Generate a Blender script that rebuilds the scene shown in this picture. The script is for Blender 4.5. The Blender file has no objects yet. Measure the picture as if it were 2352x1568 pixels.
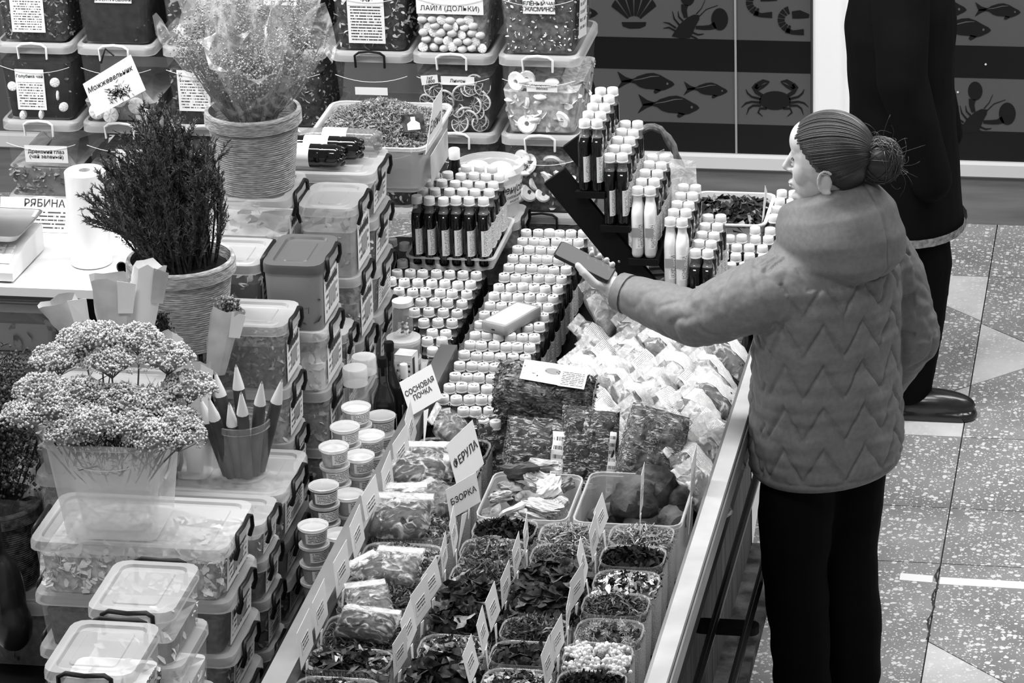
import bpy, bmesh, math, random
import numpy as np
from mathutils import Vector, Matrix, noise
random.seed(7); RNG = np.random.default_rng(7)
S = bpy.context.scene
COL = S.collection
# ------------------------------------------------------------------ camera
FPX, PITCH, YAW, ROLL, CH = 8400.0, math.radians(22), math.radians(11), math.radians(1.9), 4.4
FW = Vector((-math.sin(YAW)*math.cos(PITCH), math.cos(YAW)*math.cos(PITCH), -math.sin(PITCH)))
_r = Vector((math.cos(YAW), math.sin(YAW), 0)); _u = _r.cross(FW)
CR = _r*math.cos(ROLL) - _u*math.sin(ROLL)
CU = _r*math.sin(ROLL) + _u*math.cos(ROLL)
cd = bpy.data.cameras.new('camera'); cam = bpy.data.objects.new('camera', cd); COL.objects.link(cam)
cd.sensor_width = 36; cd.lens = FPX*36/2352; cd.clip_end = 60
M = Matrix((CR, CU, -FW)).transposed().to_4x4(); M.translation = (0, 0, CH)
cam.matrix_world = M; S.camera = cam
def _ray(x, y): return FW + CR*((x-1176)/FPX) + CU*((784-y)/FPX)
def atZ(x, y, z): d = _ray(x, y); return Vector((0, 0, CH)) + d*((z-CH)/d.z)
def atY(x, y, Y): d = _ray(x, y); return Vector((0, 0, CH)) + d*(Y/d.y)
def atX(x, y, X): d = _ray(x, y); return Vector((0, 0, CH)) + d*(X/d.x)
# ------------------------------------------------------------------ world, lamps, exposure
w = bpy.data.worlds.new('hall'); S.world = w; w.use_nodes = True
w.node_tree.nodes['Background'].inputs[0].default_value = (1, 1, 1, 1)
w.node_tree.nodes['Background'].inputs[1].default_value = 0.15
def area(name, loc, sx, sy, power, target):
    l = bpy.data.lights.new(name, 'AREA'); l.shape = 'RECTANGLE'; l.size = sx; l.size_y = sy; l.energy = power
    o = bpy.data.objects.new(name, l); COL.objects.link(o); o.location = loc
    o.rotation_euler = (Vector(target)-Vector(loc)).to_track_quat('-Z', 'Y').to_euler(); return o
area('ceiling_lamp', (-2.1, 8.3, 4.2), 0.5, 3.2, 88, (-1.9, 8.3, 0.8))
area('ceiling_lamp', (-4.6, 8.6, 3.4), 0.4, 3.2, 62, (-2.0, 8.5, 1.0))
area('ceiling_lamp', (0.9, 10.0, 4.6), 0.5, 3.2, 85, (-0.5, 9.8, 0.0))
area('ceiling_lamp', (-2.0, 4.6, 5.4), 2.4, 0.5, 60, (-1.8, 7.5, 0.8))
S.view_settings.view_transform = 'Standard'; S.view_settings.look = 'None'
S.view_settings.gamma = 1; S.view_settings.use_curve_mapping = False
S.view_settings.exposure = 0.82
try: S.cycles.transparent_max_bounces = 14
except Exception: pass
# ------------------------------------------------------------------ materials
def _nt(name):
    m = bpy.data.materials.new(name); m.use_nodes = True; nt = m.node_tree
    return m, nt, nt.nodes['Principled BSDF']
def G(v): return (v, v, v, 1)
def mat(name, v, rough=.5, spec=.5, alpha=1, var=0, scale=20, bump=0, bscale=None, metal=0, coat=0, stretch=None, trans=0, detail=3, v2=None, lo=.35, hi=.65):
    m, nt, b = _nt(name); N = nt.nodes; L = nt.links
    b.inputs['Base Color'].default_value = G(v); b.inputs['Roughness'].default_value = rough
    b.inputs['Specular IOR Level'].default_value = spec; b.inputs['Alpha'].default_value = alpha
    b.inputs['Metallic'].default_value = metal; b.inputs['Coat Weight'].default_value = coat
    b.inputs['Transmission Weight'].default_value = trans
    if var or bump or v2 is not None:
        tc = N.new('ShaderNodeTexCoord'); mp = N.new('ShaderNodeMapping'); L.new(tc.outputs['Object'], mp.inputs[0])
        if stretch: mp.inputs['Scale'].default_value = stretch
        oi = N.new('ShaderNodeObjectInfo'); ad = N.new('ShaderNodeVectorMath'); ad.operation = 'ADD'
        ml = N.new('ShaderNodeMath'); ml.operation = 'MULTIPLY'; ml.inputs[1].default_value = 37.0
        L.new(oi.outputs['Random'], ml.inputs[0]); L.new(mp.outputs[0], ad.inputs[0]); L.new(ml.outputs[0], ad.inputs[1])
        n = N.new('ShaderNodeTexNoise'); n.inputs['Scale'].default_value = scale; n.inputs['Detail'].default_value = detail
        L.new(ad.outputs[0], n.inputs['Vector'])
        if var or v2 is not None:
            r = N.new('ShaderNodeValToRGB'); L.new(n.outputs['Fac'], r.inputs[0])
            r.color_ramp.elements[0].position = lo; r.color_ramp.elements[1].position = hi
            a, c = (max(0, v-var), v+var) if v2 is None else (v, v2)
            r.color_ramp.elements[0].color = G(a); r.color_ramp.elements[1].color = G(c)
            L.new(r.outputs[0], b.inputs['Base Color'])
        if bump:
            n2 = n
            if bscale:
                n2 = N.new('ShaderNodeTexNoise'); n2.inputs['Scale'].default_value = bscale; n2.inputs['Detail'].default_value = detail; L.new(ad.outputs[0], n2.inputs['Vector'])
            bp = N.new('ShaderNodeBump'); bp.inputs['Strength'].default_value = bump; bp.inputs['Distance'].default_value = .01
            L.new(n2.outputs['Fac'], bp.inputs['Height']); L.new(bp.outputs[0], b.inputs['Normal'])
    return m
def mat_print(name, paper=.82, ink=.06, lo=.47):
    """paper with lines of small print: u across (0..1), v counts the lines"""
    m, nt, b = _nt(name); N = nt.nodes; L = nt.links
    tc = N.new('ShaderNodeTexCoord'); sp = N.new('ShaderNodeSeparateXYZ'); L.new(tc.outputs['UV'], sp.inputs[0])
    def math_(op, a, c=None):
        n = N.new('ShaderNodeMath'); n.operation = op
        for i, x in enumerate((a, c)):
            if x is None: continue
            if isinstance(x, (int, float)): n.inputs[i].default_value = x
            else: L.new(x, n.inputs[i])
        return n.outputs[0]
    fl = math_('FLOOR', sp.outputs[1]); fr = math_('FRACT', sp.outputs[1])
    cb = N.new('ShaderNodeCombineXYZ'); L.new(math_('MULTIPLY', sp.outputs[0], 34.0), cb.inputs[0]); L.new(math_('MULTIPLY', fl, 7.3), cb.inputs[1])
    oi = N.new('ShaderNodeObjectInfo'); L.new(math_('MULTIPLY', oi.outputs['Random'], 50.0), cb.inputs[2])
    nz = N.new('ShaderNodeTexNoise'); nz.inputs['Scale'].default_value = 1.0; nz.inputs['Detail'].default_value = 2; L.new(cb.outputs[0], nz.inputs['Vector'])
    k = math_('MULTIPLY', math_('GREATER_THAN', nz.outputs['Fac'], lo), math_('LESS_THAN', fr, .44))
    k = math_('MULTIPLY', k, math_('GREATER_THAN', sp.outputs[0], .08)); k = math_('MULTIPLY', k, math_('LESS_THAN', sp.outputs[0], .92))
    k = math_('MULTIPLY', k, math_('GREATER_THAN', sp.outputs[1], .6))
    mx = N.new('ShaderNodeMixRGB'); L.new(k, mx.inputs[0]); mx.inputs[1].default_value = G(paper); mx.inputs[2].default_value = G(ink)
    L.new(mx.outputs[0], b.inputs['Base Color']); b.inputs['Roughness'].default_value = .5
    return m
def mat_film(name, lo=.12, hi=.75, scale=9, base=.9, rough=.18, bump=.7, stretch=(1, 1, 1)):
    """thin plastic film: mostly clear with bump creases and glints put in as opaque white streaks"""
    m, nt, b = _nt(name); N = nt.nodes; L = nt.links
    b.inputs['Base Color'].default_value = G(base); b.inputs['Roughness'].default_value = rough; b.inputs['Specular IOR Level'].default_value = .8
    tc = N.new('ShaderNodeTexCoord'); oi = N.new('ShaderNodeObjectInfo')
    ml = N.new('ShaderNodeMath'); ml.operation = 'MULTIPLY'; ml.inputs[1].default_value = 31; L.new(oi.outputs['Random'], ml.inputs[0])
    mp = N.new('ShaderNodeMapping'); mp.inputs['Scale'].default_value = stretch; L.new(tc.outputs['Object'], mp.inputs[0])
    ad = N.new('ShaderNodeVectorMath'); L.new(mp.outputs[0], ad.inputs[0]); L.new(ml.outputs[0], ad.inputs[1])
    n = N.new('ShaderNodeTexNoise'); n.inputs['Scale'].default_value = scale*3; n.inputs['Detail'].default_value = 4; n.inputs['Distortion'].default_value = 1.6; L.new(ad.outputs[0], n.inputs['Vector'])
    r = N.new('ShaderNodeMapRange'); r.inputs[1].default_value = .5; r.inputs[2].default_value = .72; r.inputs[3].default_value = lo; r.inputs[4].default_value = hi
    L.new(n.outputs['Fac'], r.inputs[0]); L.new(r.outputs[0], b.inputs['Alpha'])  # noise streaks of opaque white paint the film's glints
    bp = N.new('ShaderNodeBump'); bp.inputs['Strength'].default_value = bump; bp.inputs['Distance'].default_value = .01; L.new(n.outputs['Fac'], bp.inputs['Height']); L.new(bp.outputs[0], b.inputs['Normal'])
    return m
MT = dict(
 milky=mat('milky_plastic', .80, .35, .5, alpha=.42), milkybody=mat('milky_box_wall', .75, .3, .5, alpha=.19), binwall=mat('bin_wall_plastic', .8, .25, .6, alpha=.05), rollfilm=mat('rolled_film', .84, .35, .5, bump=.25, scale=14), lid=mat('milky_lid', .62, .35, .5, alpha=.46),
 clear=mat('clear_plastic', .85, .12, .7, alpha=.16), rim=mat('clear_rim', .85, .2, .7, alpha=.45), dlid=mat('grey_lid', .09, .4), dbody=mat('grey_box_wall', .35, .35, alpha=.75),
 black=mat('black_plastic', .005, .6, .15), handle=mat('black_clip', .006, .45, .3), grey=mat('grey_plastic', .3, .4), paper=mat('white_paper', .82, .6), ink=mat('ink', .02, .6),
 prt=mat_print('printed_paper'), prtd=mat_print('densely_printed_paper', .8, .05, .41), steel=mat('brushed_steel', .42, .42, metal=1, var=.05, scale=6, stretch=(1, 1, 8)), alu=mat('painted_rail', .42, .45, var=.04, scale=10),
 cap=mat('white_cap', .80, .35, .5, var=.03, scale=30), dark=mat('dark_liquid', .004, .06, .6), glassn=mat('bottle_neck', .25, .06, .7, alpha=.5), whiteliq=mat('white_liquid', .78, .2, .6),
 brownglass=mat('dark_glass', .012, .07, .7), burlap=mat('burlap', .46, .9, .1, var=.12, scale=350, bump=.5), twine=mat('twine', .40, .9, .1, var=.16, scale=45, stretch=(1, 1, 9), bump=.6),
 h0=mat('herb_very_dark', .010, .8, .2, var=.008, scale=40), h1=mat('herb_dark', .03, .8, .2, var=.025, scale=60), h2=mat('herb_mid', .09, .8, .2, var=.06, scale=60), h3=mat('herb_grey', .25, .8, .2, var=.12, scale=60), h4=mat('herb_light', .45, .8, .2, var=.15, scale=60), h5=mat('flower_white', .78, .7, .2, var=.08, scale=40),
 film=mat_film('plastic_film'), bagfilm=mat_film('zip_bag_film', .14, .85, 9, .92), packfilm=mat_film('pack_film', .06, .6, 10, .9), roughtext=mat_print('small_grey_print', .82, .3, .4), filmw=mat_film('milky_film', .3, .9, 7), cello=mat_film('cellophane', .13, .6, 6, bump=.7), bark=mat('bark', .2, .9, .1, var=.12, scale=25, bump=.8), chipw=mat('pale_wood', .48, .8, .2, var=.2, scale=40, bump=.8, stretch=(1, 6, 6)), sackfilm=mat_film('shrink_film', .03, .75, 16, bump=1.0, stretch=(.7, 2.6, 2.6)),
 stone=mat('rough_stone', .07, .85, .2, var=.05, scale=14, bump=.9, bscale=30), wood=mat('weathered_panel', .10, .7, .2, var=.035, scale=5, stretch=(8, 8, .6)), white=mat('white_laminate', .68, .4), kraft=mat('kraft_paper', .52, .8, .2, var=.1, scale=12), pencilwood=mat('bare_pencil_wood', .72, .6), pencil=mat('dark_bark_pencil', .045, .6, var=.02, scale=15),
 skin=mat('skin', .50, .5, .35), jacket=mat('quilted_jacket', .165, .58, .35, var=.015, scale=90), trousers=mat('black_trousers', .003, .85, .08), coat=mat('black_coat', .004, .85, .1), leather=mat('black_leather', .012, .25, .6),
 hair=mat('dark_hair', .018, .42, .6, var=.012, scale=55, stretch=(.25, 1, 1)), strand=mat('hair_strands', .042, .32, .7), juniper=mat('juniper_needles', .075, .7, .3, var=.05, scale=30), yarrow=mat('yarrow_florets', .52, .8, .2, var=.16, scale=40), stalk=mat('dry_stalk', .2, .8, .2), floret=mat('dried_florets', .27, .8, .2, var=.14, scale=30),
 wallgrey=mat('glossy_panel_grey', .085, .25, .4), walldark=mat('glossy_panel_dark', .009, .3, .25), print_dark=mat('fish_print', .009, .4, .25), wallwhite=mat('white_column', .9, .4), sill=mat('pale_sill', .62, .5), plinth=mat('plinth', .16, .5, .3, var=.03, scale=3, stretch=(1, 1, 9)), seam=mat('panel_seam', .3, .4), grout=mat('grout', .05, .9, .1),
 wicker=mat('wicker', .12, .7, .3, var=.05, scale=40), liplight=mat('pale_floor_line', .85, .6), lime=mat('citrus_rind', .5, .6, .3, var=.1, scale=50), pale=mat('pale_fruit', .78, .6, .3, var=.1, scale=25), citrus=mat('dried_citrus_flesh', .05, .5, .4, var=.03, scale=60),
 screen=mat('white_display', .86, .3), tan=mat('tan_powder', .3, .9, .1, var=.05, scale=30), eye=mat('eye', .02, .2), lip=mat('lip', .38, .5),
)
# ------------------------------------------------------------------ mesh helpers: a shape is (verts, faces)
def join(*vs):
    V, Fc = [], []
    for v, f in vs:
        k = len(V); V += [tuple(p) for p in v]; Fc += [tuple(i+k for i in q) for q in f]
    return V, Fc
def box(x0, x1, y0, y1, z0, z1):
    v = [(x, y, z) for z in (z0, z1) for x, y in ((x0, y0), (x1, y0), (x1, y1), (x0, y1))]
    return v, [(3, 2, 1, 0), (4, 5, 6, 7), (0, 1, 5, 4), (1, 2, 6, 5), (2, 3, 7, 6), (3, 0, 4, 7)]
def rr(w, d, r, z, n=3, ox=0, oy=0):
    """rounded rectangle ring"""
    out = []; r = min(r, w/2-1e-4, d/2-1e-4)
    for cx, cy, a0 in ((w/2-r, -d/2+r, -90), (w/2-r, d/2-r, 0), (-w/2+r, d/2-r, 90), (-w/2+r, -d/2+r, 180)):
        for i in range(n+1):
            a = math.radians(a0+90*i/n); out.append((cx+r*math.cos(a)+ox, cy+r*math.sin(a)+oy, z))
    return out
def circ(r, z, n=16, ry=None, ox=0, oy=0): return [(ox+r*math.cos(2*math.pi*i/n), oy+(ry or r)*math.sin(2*math.pi*i/n), z) for i in range(n)]
def loft(rings, cap0=True, cap1=True):
    n = len(rings[0]); V = [p for r in rings for p in r]; Fc = []
    for k in range(len(rings)-1):
        for i in range(n):
            a, b = k*n+i, k*n+(i+1) % n; Fc.append((a, b, b+n, a+n))
    if cap0: Fc.append(tuple(range(n-1, -1, -1)))
    if cap1: Fc.append(tuple(range((len(rings)-1)*n, len(rings)*n)))
    return V, Fc
def lathe(prof, n=16, cap0=True, cap1=True): return loft([circ(r, z, n) for r, z in prof], cap0, cap1)
def tube(pts, rad, n=6, caps=True):
    pts = [Vector(p) for p in pts]; rings = []; prev = None
    for i, p in enumerate(pts):
        t = (pts[min(i+1, len(pts)-1)]-pts[max(i-1, 0)]).normalized()
        a = prev if prev is not None else (Vector((0, 0, 1)) if abs(t.z) < .9 else Vector((1, 0, 0)))
        u = (a - t*a.dot(t)).normalized(); prev = u; v = t.cross(u)
        r = rad[i] if isinstance(rad, (list, tuple)) else rad
        rx, ry = r if isinstance(r, tuple) else (r, r)
        rings.append([tuple(p+u*(rx*math.cos(2*math.pi*k/n))+v*(ry*math.sin(2*math.pi*k/n))) for k in range(n)])
    return loft(rings, caps, caps)
def ell(c, r, nu=16, nv=10):
    rings = []
    for j in range(1, nv):
        a = math.pi*j/nv - math.pi/2
        rings.append([(c[0]+r[0]*math.cos(a)*math.cos(2*math.pi*i/nu), c[1]+r[1]*math.cos(a)*math.sin(2*math.pi*i/nu), c[2]+r[2]*math.sin(a)) for i in range(nu)])
    V, Fc = loft(rings, False, False); n = len(V); V += [(c[0], c[1], c[2]-r[2]), (c[0], c[1], c[2]+r[2])]
    for i in range(nu):
        Fc.append((n, (i+1) % nu, i)); Fc.append((n+1, n-nu+i, n-nu+(i+1) % nu))
    return V, Fc
def xf(vf, m):
    m = m if isinstance(m, Matrix) else Matrix.Translation(m)
    return [tuple(m @ Vector(p)) for p in vf[0]], vf[1]
def TR(x=0, y=0, z=0, rx=0, ry=0, rz=0, s=1):
    m = Matrix.Translation((x, y, z)) @ Matrix.Rotation(math.radians(rz), 4, 'Z') @ Matrix.Rotation(math.radians(ry), 4, 'Y') @ Matrix.Rotation(math.radians(rx), 4, 'X')
    return m @ Matrix.Diagonal((s, s, s, 1)) if isinstance(s, (int, float)) else m @ Matrix.Diagonal((*s, 1))
def mesh(name, vf, m, smooth=False, ang=40):
    me = bpy.data.meshes.new(name); me.from_pydata([tuple(p) for p in vf[0]], [], vf[1]); 
    ms = m if isinstance(m, (list, tuple)) else [m]
    for x in ms: me.materials.append(MT[x] if isinstance(x, str) else x)
    if smooth:
        me.polygons.foreach_set('use_smooth', [True]*len(me.polygons))
        if ang < 180: me.set_sharp_from_angle(angle=math.radians(ang))
    me.update(); return me
def link(name, me, parent=None, loc=None, rz=None, mtx=None):
    o = bpy.data.objects.new(name, me); COL.objects.link(o)
    if parent is not None: o.parent = parent
    if mtx is not None: o.matrix_local = mtx
    if loc is not None: o.location = loc
    if rz is not None: o.rotation_euler = (0, 0, math.radians(rz))
    return o
def part(name, vf, m, parent, smooth=False, ang=40, **k): return link(name, mesh(name, vf, m, smooth, ang), parent, **k)
def tag(o, label, cat, group=None, kind=None):
    o['label'] = label
    if cat: o['category'] = cat
    if group: o['group'] = group
    if kind: o['kind'] = kind
    return o
def thing(name, label, cat, loc=(0, 0, 0), rz=0, group=None, mtx=None):
    o = bpy.data.objects.new(name, None); COL.objects.link(o); o.empty_display_size = .05
    if mtx is not None: o.matrix_local = mtx
    else: o.location = loc; o.rotation_euler = (0, 0, math.radians(rz))
    return tag(o, label, cat, group)
def dup(root, label=None, loc=None, rz=None, group=None, mtx=None, parent=None):
    kids = {}
    for o in root.children: kids[o.name] = o
    r = root.copy(); COL.objects.link(r)
    if mtx is not None: r.matrix_local = mtx
    if loc is not None: r.location = loc
    if rz is not None: r.rotation_euler = (0, 0, math.radians(rz))
    if label: r['label'] = label
    if group: r['group'] = group
    for c in root.children:
        d = c.copy(); COL.objects.link(d); d.parent = r
        for g in c.children:
            e = g.copy(); COL.objects.link(e); e.parent = d
    return r
def struct(name, vf, m, label=None, smooth=False, parent=None):
    o = part(name, vf, m, parent, smooth)
    if parent is None:
        o['kind'] = 'structure'
        if label: o['label'] = label
    return o
def uvsheet(pts, lines, nu=1, nv=1, th=.0006):
    """paper sheet from 4 corners (bl, br, tr, tl) with a back face; u 0..1, v 0..lines"""
    a, b, c, d = [Vector(p) for p in pts]; n = (b-a).cross(d-a).normalized()*th
    return [a, b, c, d, a-n, b-n, c-n, d-n], [(0, 1, 2, 3), (7, 6, 5, 4), (0, 4, 5, 1), (1, 5, 6, 2), (2, 6, 7, 3), (3, 7, 4, 0)], lines
def sheet(name, pts, m, parent=None, lines=8, **k):
    v, f, ln = uvsheet(pts, lines); me = mesh(name, (v, f), m)
    uv = me.uv_layers.new(name='uv'); st = [(0, ln), (1, ln), (1, 0), (0, 0)]; st = [(0, 0), (1, 0), (1, ln), (0, ln)]
    for p in me.polygons:
        for li, vi in zip(p.loop_indices, p.vertices): uv.data[li].uv = st[vi % 4]
    return link(name, me, parent, **k)
_tc = {}
def txtmesh(s, size, bold=0, shear=0, m='ink', align='CENTER', sp=1.0, lsp=1.0):
    bold = min(bold, size*.013); key = (s, size, bold, shear, m, align, sp)
    if key in _tc: return _tc[key]
    c = bpy.data.curves.new('lettering', 'FONT'); c.body = s; c.size = size; c.offset = bold; c.shear = shear; c.align_x = align; c.align_y = 'CENTER'
    c.space_character = sp; c.space_line = lsp; c.resolution_u = 2
    o = bpy.data.objects.new('lettering', c); me = bpy.data.meshes.new_from_object(o)
    me.materials.clear(); me.materials.append(MT[m]); me.name = 'lettering'
    bpy.data.objects.remove(o); _tc[key] = me; return me
def frame(pts):
    """matrix at the middle of a 4-corner sheet, x along bottom edge, y up, z out"""
    a, b, c, d = [Vector(p) for p in pts]; x = (b-a).normalized(); z = x.cross((d-a)).normalized(); y = z.cross(x)
    m = Matrix((x, y, z)).transposed().to_4x4(); m.translation = (a+b+c+d)/4; return m, (b-a).length, (d-a).length
def letter(s, pts, parent, size, u=0, v=0, **k):
    m, W, H = frame(pts); mm = m @ Matrix.Translation((u*W, v*H, .0008))
    return link('lettering', txtmesh(s, size, **k), parent, mtx=mm)
def npmesh(name, V, Fq, m, smooth=False):
    """fast mesh from numpy quads / tris"""
    me = bpy.data.meshes.new(name); nv, nf, k = len(V), len(Fq), Fq.shape[1]
    me.vertices.add(nv); me.vertices.foreach_set('co', np.asarray(V, np.float32).ravel())
    me.loops.add(nf*k); me.loops.foreach_set('vertex_index', np.asarray(Fq, np.int32).ravel())
    me.polygons.add(nf); me.polygons.foreach_set('loop_start', np.arange(0, nf*k, k, dtype=np.int32))
    if smooth: me.polygons.foreach_set('use_smooth', np.ones(nf, bool))
    for x in (m if isinstance(m, (list, tuple)) else [m]): me.materials.append(MT[x] if isinstance(x, str) else x)
    me.update(calc_edges=True); return me
def flakes(P, size, aspect=3, flat=.6, rng=RNG, curl=.3, tilt=None):
    """small bent leaf / stem quads at points P (n,3); returns V, F"""
    n = len(P); d = rng.normal(size=(n, 3)); d[:, 2] *= flat if tilt is None else tilt; d /= np.linalg.norm(d, axis=1)[:, None]
    e = np.cross(d, rng.normal(size=(n, 3))); e /= np.linalg.norm(e, axis=1)[:, None]; nn = np.cross(d, e)
    s = size*(.5+rng.random((n, 1)))
    a, b = d*s, e*s/aspect; c = nn*s*curl
    V = np.stack([P-a-b*.4, P-b+c, P+a-b*.3, P+a+b*.3, P+b+c, P-a+b*.4], 1).reshape(-1, 3)
    i = np.arange(n)[:, None]*6
    return V, np.concatenate([i+np.array([[0, 1, 4, 5]]), i+np.array([[1, 2, 3, 4]])], 0)
def remesh(vf, m, voxel=.006, smooth=6, name='body'):
    me = mesh(name, vf, m); o = bpy.data.objects.new(name, me); COL.objects.link(o)
    r = o.modifiers.new('r', 'REMESH'); r.mode = 'VOXEL'; r.voxel_size = voxel; r.use_smooth_shade = True
    if smooth: s = o.modifiers.new('s', 'SMOOTH'); s.iterations = smooth; s.factor = .5
    dg = bpy.context.evaluated_depsgraph_get(); out = bpy.data.meshes.new_from_object(o.evaluated_get(dg))
    bpy.data.objects.remove(o); out.materials.clear()
    for x in (m if isinstance(m, (list, tuple)) else [m]): out.materials.append(MT[x] if isinstance(x, str) else x)
    out.polygons.foreach_set('use_smooth', np.ones(len(out.polygons), bool)); return out
def verts_of(me): a = np.empty(len(me.vertices)*3, np.float32); me.vertices.foreach_get('co', a); return a.reshape(-1, 3)
def norms_of(me): a = np.empty(len(me.vertices)*3, np.float32); me.vertices.foreach_get('normal', a); return a.reshape(-1, 3)
def set_verts(me, a): me.vertices.foreach_set('co', a.astype(np.float32).ravel()); me.update()
ORD = ['first', 'second', 'third', 'fourth', 'fifth', 'sixth', 'seventh', 'eighth', 'ninth', 'tenth', 'eleventh', 'twelfth', 'thirteenth', 'fourteenth', 'fifteenth', 'sixteenth', 'seventeenth', 'eighteenth', 'nineteenth', 'twentieth', 'twenty-first', 'twenty-second', 'twenty-third', 'twenty-fourth']
# ================================================================== the setting
def mat_terrazzo(name, base, chip, lo, sc=1.0):
    m, nt, b = _nt(name); N = nt.nodes; L = nt.links
    ge = N.new('ShaderNodeNewGeometry'); 
    v = N.new('ShaderNodeTexVoronoi'); v.inputs['Scale'].default_value = 62*sc; L.new(ge.outputs['Position'], v.inputs['Vector'])
    n0 = N.new('ShaderNodeTexNoise'); n0.inputs['Scale'].default_value = 120; n0.inputs['Detail'].default_value = 3; L.new(ge.outputs['Position'], n0.inputs['Vector'])
    ad = N.new('ShaderNodeMath'); ad.operation = 'MULTIPLY_ADD'; L.new(n0.outputs['Fac'], ad.inputs[0]); ad.inputs[1].default_value = .5; L.new(v.outputs['Distance'], ad.inputs[2])
    sz = N.new('ShaderNodeSeparateColor'); L.new(v.outputs['Color'], sz.inputs[0])
    th = N.new('ShaderNodeMath'); th.operation = 'MULTIPLY_ADD'; L.new(sz.outputs[0], th.inputs[0]); th.inputs[1].default_value = .78; th.inputs[2].default_value = .0
    c = N.new('ShaderNodeMath'); c.operation = 'LESS_THAN'; L.new(ad.outputs[0], c.inputs[0]); L.new(th.outputs[0], c.inputs[1])
    v2 = N.new('ShaderNodeTexVoronoi'); v2.inputs['Scale'].default_value = 150; L.new(ge.outputs['Position'], v2.inputs['Vector'])
    s2 = N.new('ShaderNodeSeparateColor'); L.new(v2.outputs['Color'], s2.inputs[0]); t2 = N.new('ShaderNodeMath'); t2.operation = 'MULTIPLY_ADD'; L.new(s2.outputs[1], t2.inputs[0]); t2.inputs[1].default_value = .75; t2.inputs[2].default_value = -.28
    c2 = N.new('ShaderNodeMath'); c2.operation = 'LESS_THAN'; L.new(v2.outputs['Distance'], c2.inputs[0]); L.new(t2.outputs[0], c2.inputs[1])
    c1 = c; c = N.new('ShaderNodeMath'); c.operation = 'MAXIMUM'; L.new(c1.outputs[0], c.inputs[0]); L.new(c2.outputs[0], c.inputs[1])
    n = N.new('ShaderNodeTexNoise'); n.inputs['Scale'].default_value = 4; n.inputs['Detail'].default_value = 6; L.new(ge.outputs['Position'], n.inputs['Vector'])
    r = N.new('ShaderNodeValToRGB'); L.new(n.outputs['Fac'], r.inputs[0]); r.color_ramp.elements[0].position = .3; r.color_ramp.elements[1].position = .7
    r.color_ramp.elements[0].color = G(base*.7); r.color_ramp.elements[1].color = G(base*1.2)
    mx = N.new('ShaderNodeMixRGB'); L.new(c.outputs[0], mx.inputs[0]); L.new(r.outputs[0], mx.inputs[1]); mx.inputs[2].default_value = G(chip)
    L.new(mx.outputs[0], b.inputs['Base Color']); b.inputs['Roughness'].default_value = .42; b.inputs['Specular IOR Level'].default_value = .4
    return m
MT['terrazzo'] = mat_terrazzo('terrazzo', .27, .7, 0)
MT['terrazzo_light'] = mat_terrazzo('pale_terrazzo', .58, .68, 0)
fl = struct('floor', box(-6, 4, 3, 12.2, -.2, -.008), 'grout', 'terrazzo tiled market floor with pale star shaped inlays')
def tile(poly, m='terrazzo', g=.002):
    P = [Vector((x, y)) for x, y in poly]; c = sum(P, Vector((0, 0)))/len(P)
    n = len(P); Q = []
    for i in range(n):
        e1 = (P[i]-P[i-1]).normalized(); e2 = (P[(i+1) % n]-P[i]).normalized()
        n1 = Vector((-e1.y, e1.x)); n2 = Vector((-e2.y, e2.x)); b = (n1+n2); b = b/max(b.length_squared/2, .2)
        Q.append(P[i]+b*g)
    part('tile', loft([[(q.x, q.y, -.01) for q in Q], [(q.x, q.y, 0) for q in Q]], False, True), m, fl)
def rect(x0, x1, y0, y1, m='terrazzo'): tile([(x0, y0), (x1, y0), (x1, y1), (x0, y1)], m)
XS = [-6, -4.6, -3.8, -3.0, -2.2, -1.4, -.6, .2, 1.0, 1.8, 4]
for i in range(len(XS)-1):
    a, b = XS[i], XS[i+1]
    for y0, y1 in ((4.4, 5.2), (5.2, 6), (6, 6.8), (6.8, 7.6), (7.6, 8.4), (8.4, 9.2), (9.2, 9.57), (9.57, 10.08), (10.08, 11.42), (11.42, 12)):
        if (a, y0) == (-.6, 8.4):
            tile([(a, y0), (a+.32, y0), (a, y0+.32)], 'terrazzo_light'); tile([(a+.32, y0), (b, y0), (b, y1), (a, y1), (a, y0+.32)])
        elif (a, y0) == (-1.4, 10.08):
            tile([(-.8, 10.08), (-.6, 10.08), (-.6, 10.48), (-.8, 10.28)], 'terrazzo_light'); tile([(-.8, 11.22), (-.6, 11.02), (-.6, 11.42), (-.8, 11.42)], 'terrazzo_light')
            tile([(-.8, 10.28), (-.6, 10.48), (-.6, 11.02), (-.8, 11.22)]); rect(-1.2, -.8, 10.08, 11.42); tile([(-1.4, 10.08), (-1.2, 10.08), (-1.2, 11.42), (-1.4, 11.42)], 'terrazzo_light')
        elif (a, y0) == (-.6, 10.08):
            tile([(-.6, 10.48), (-.34, 10.74), (-.6, 11.0)], 'terrazzo_light')
            tile([(-.6, 10.08), (.2, 10.08), (.2, 10.74), (-.34, 10.74), (-.6, 10.48)]); tile([(-.6, 11.0), (-.34, 10.74), (.2, 10.74), (.2, 11.42), (-.6, 11.42)])
        else: rect(a, b, y0, y1)
def floormark(poly): part('painted_line', loft([[(x, y, .0002) for x, y in poly], [(x, y, .0012) for x, y in poly]], False, True), 'liplight', fl)
floormark([(-.705, 9.082), (-.615, 9.075), (-.615, 9.118), (-.705, 9.125)]); floormark([(-.595, 9.068), (.6, 9.05), (.6, 9.095), (-.595, 9.112)])
floormark([(-1.17, 9.24), (-1.13, 9.24), (-1.165, 9.95), (-1.22, 9.95)])
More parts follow.
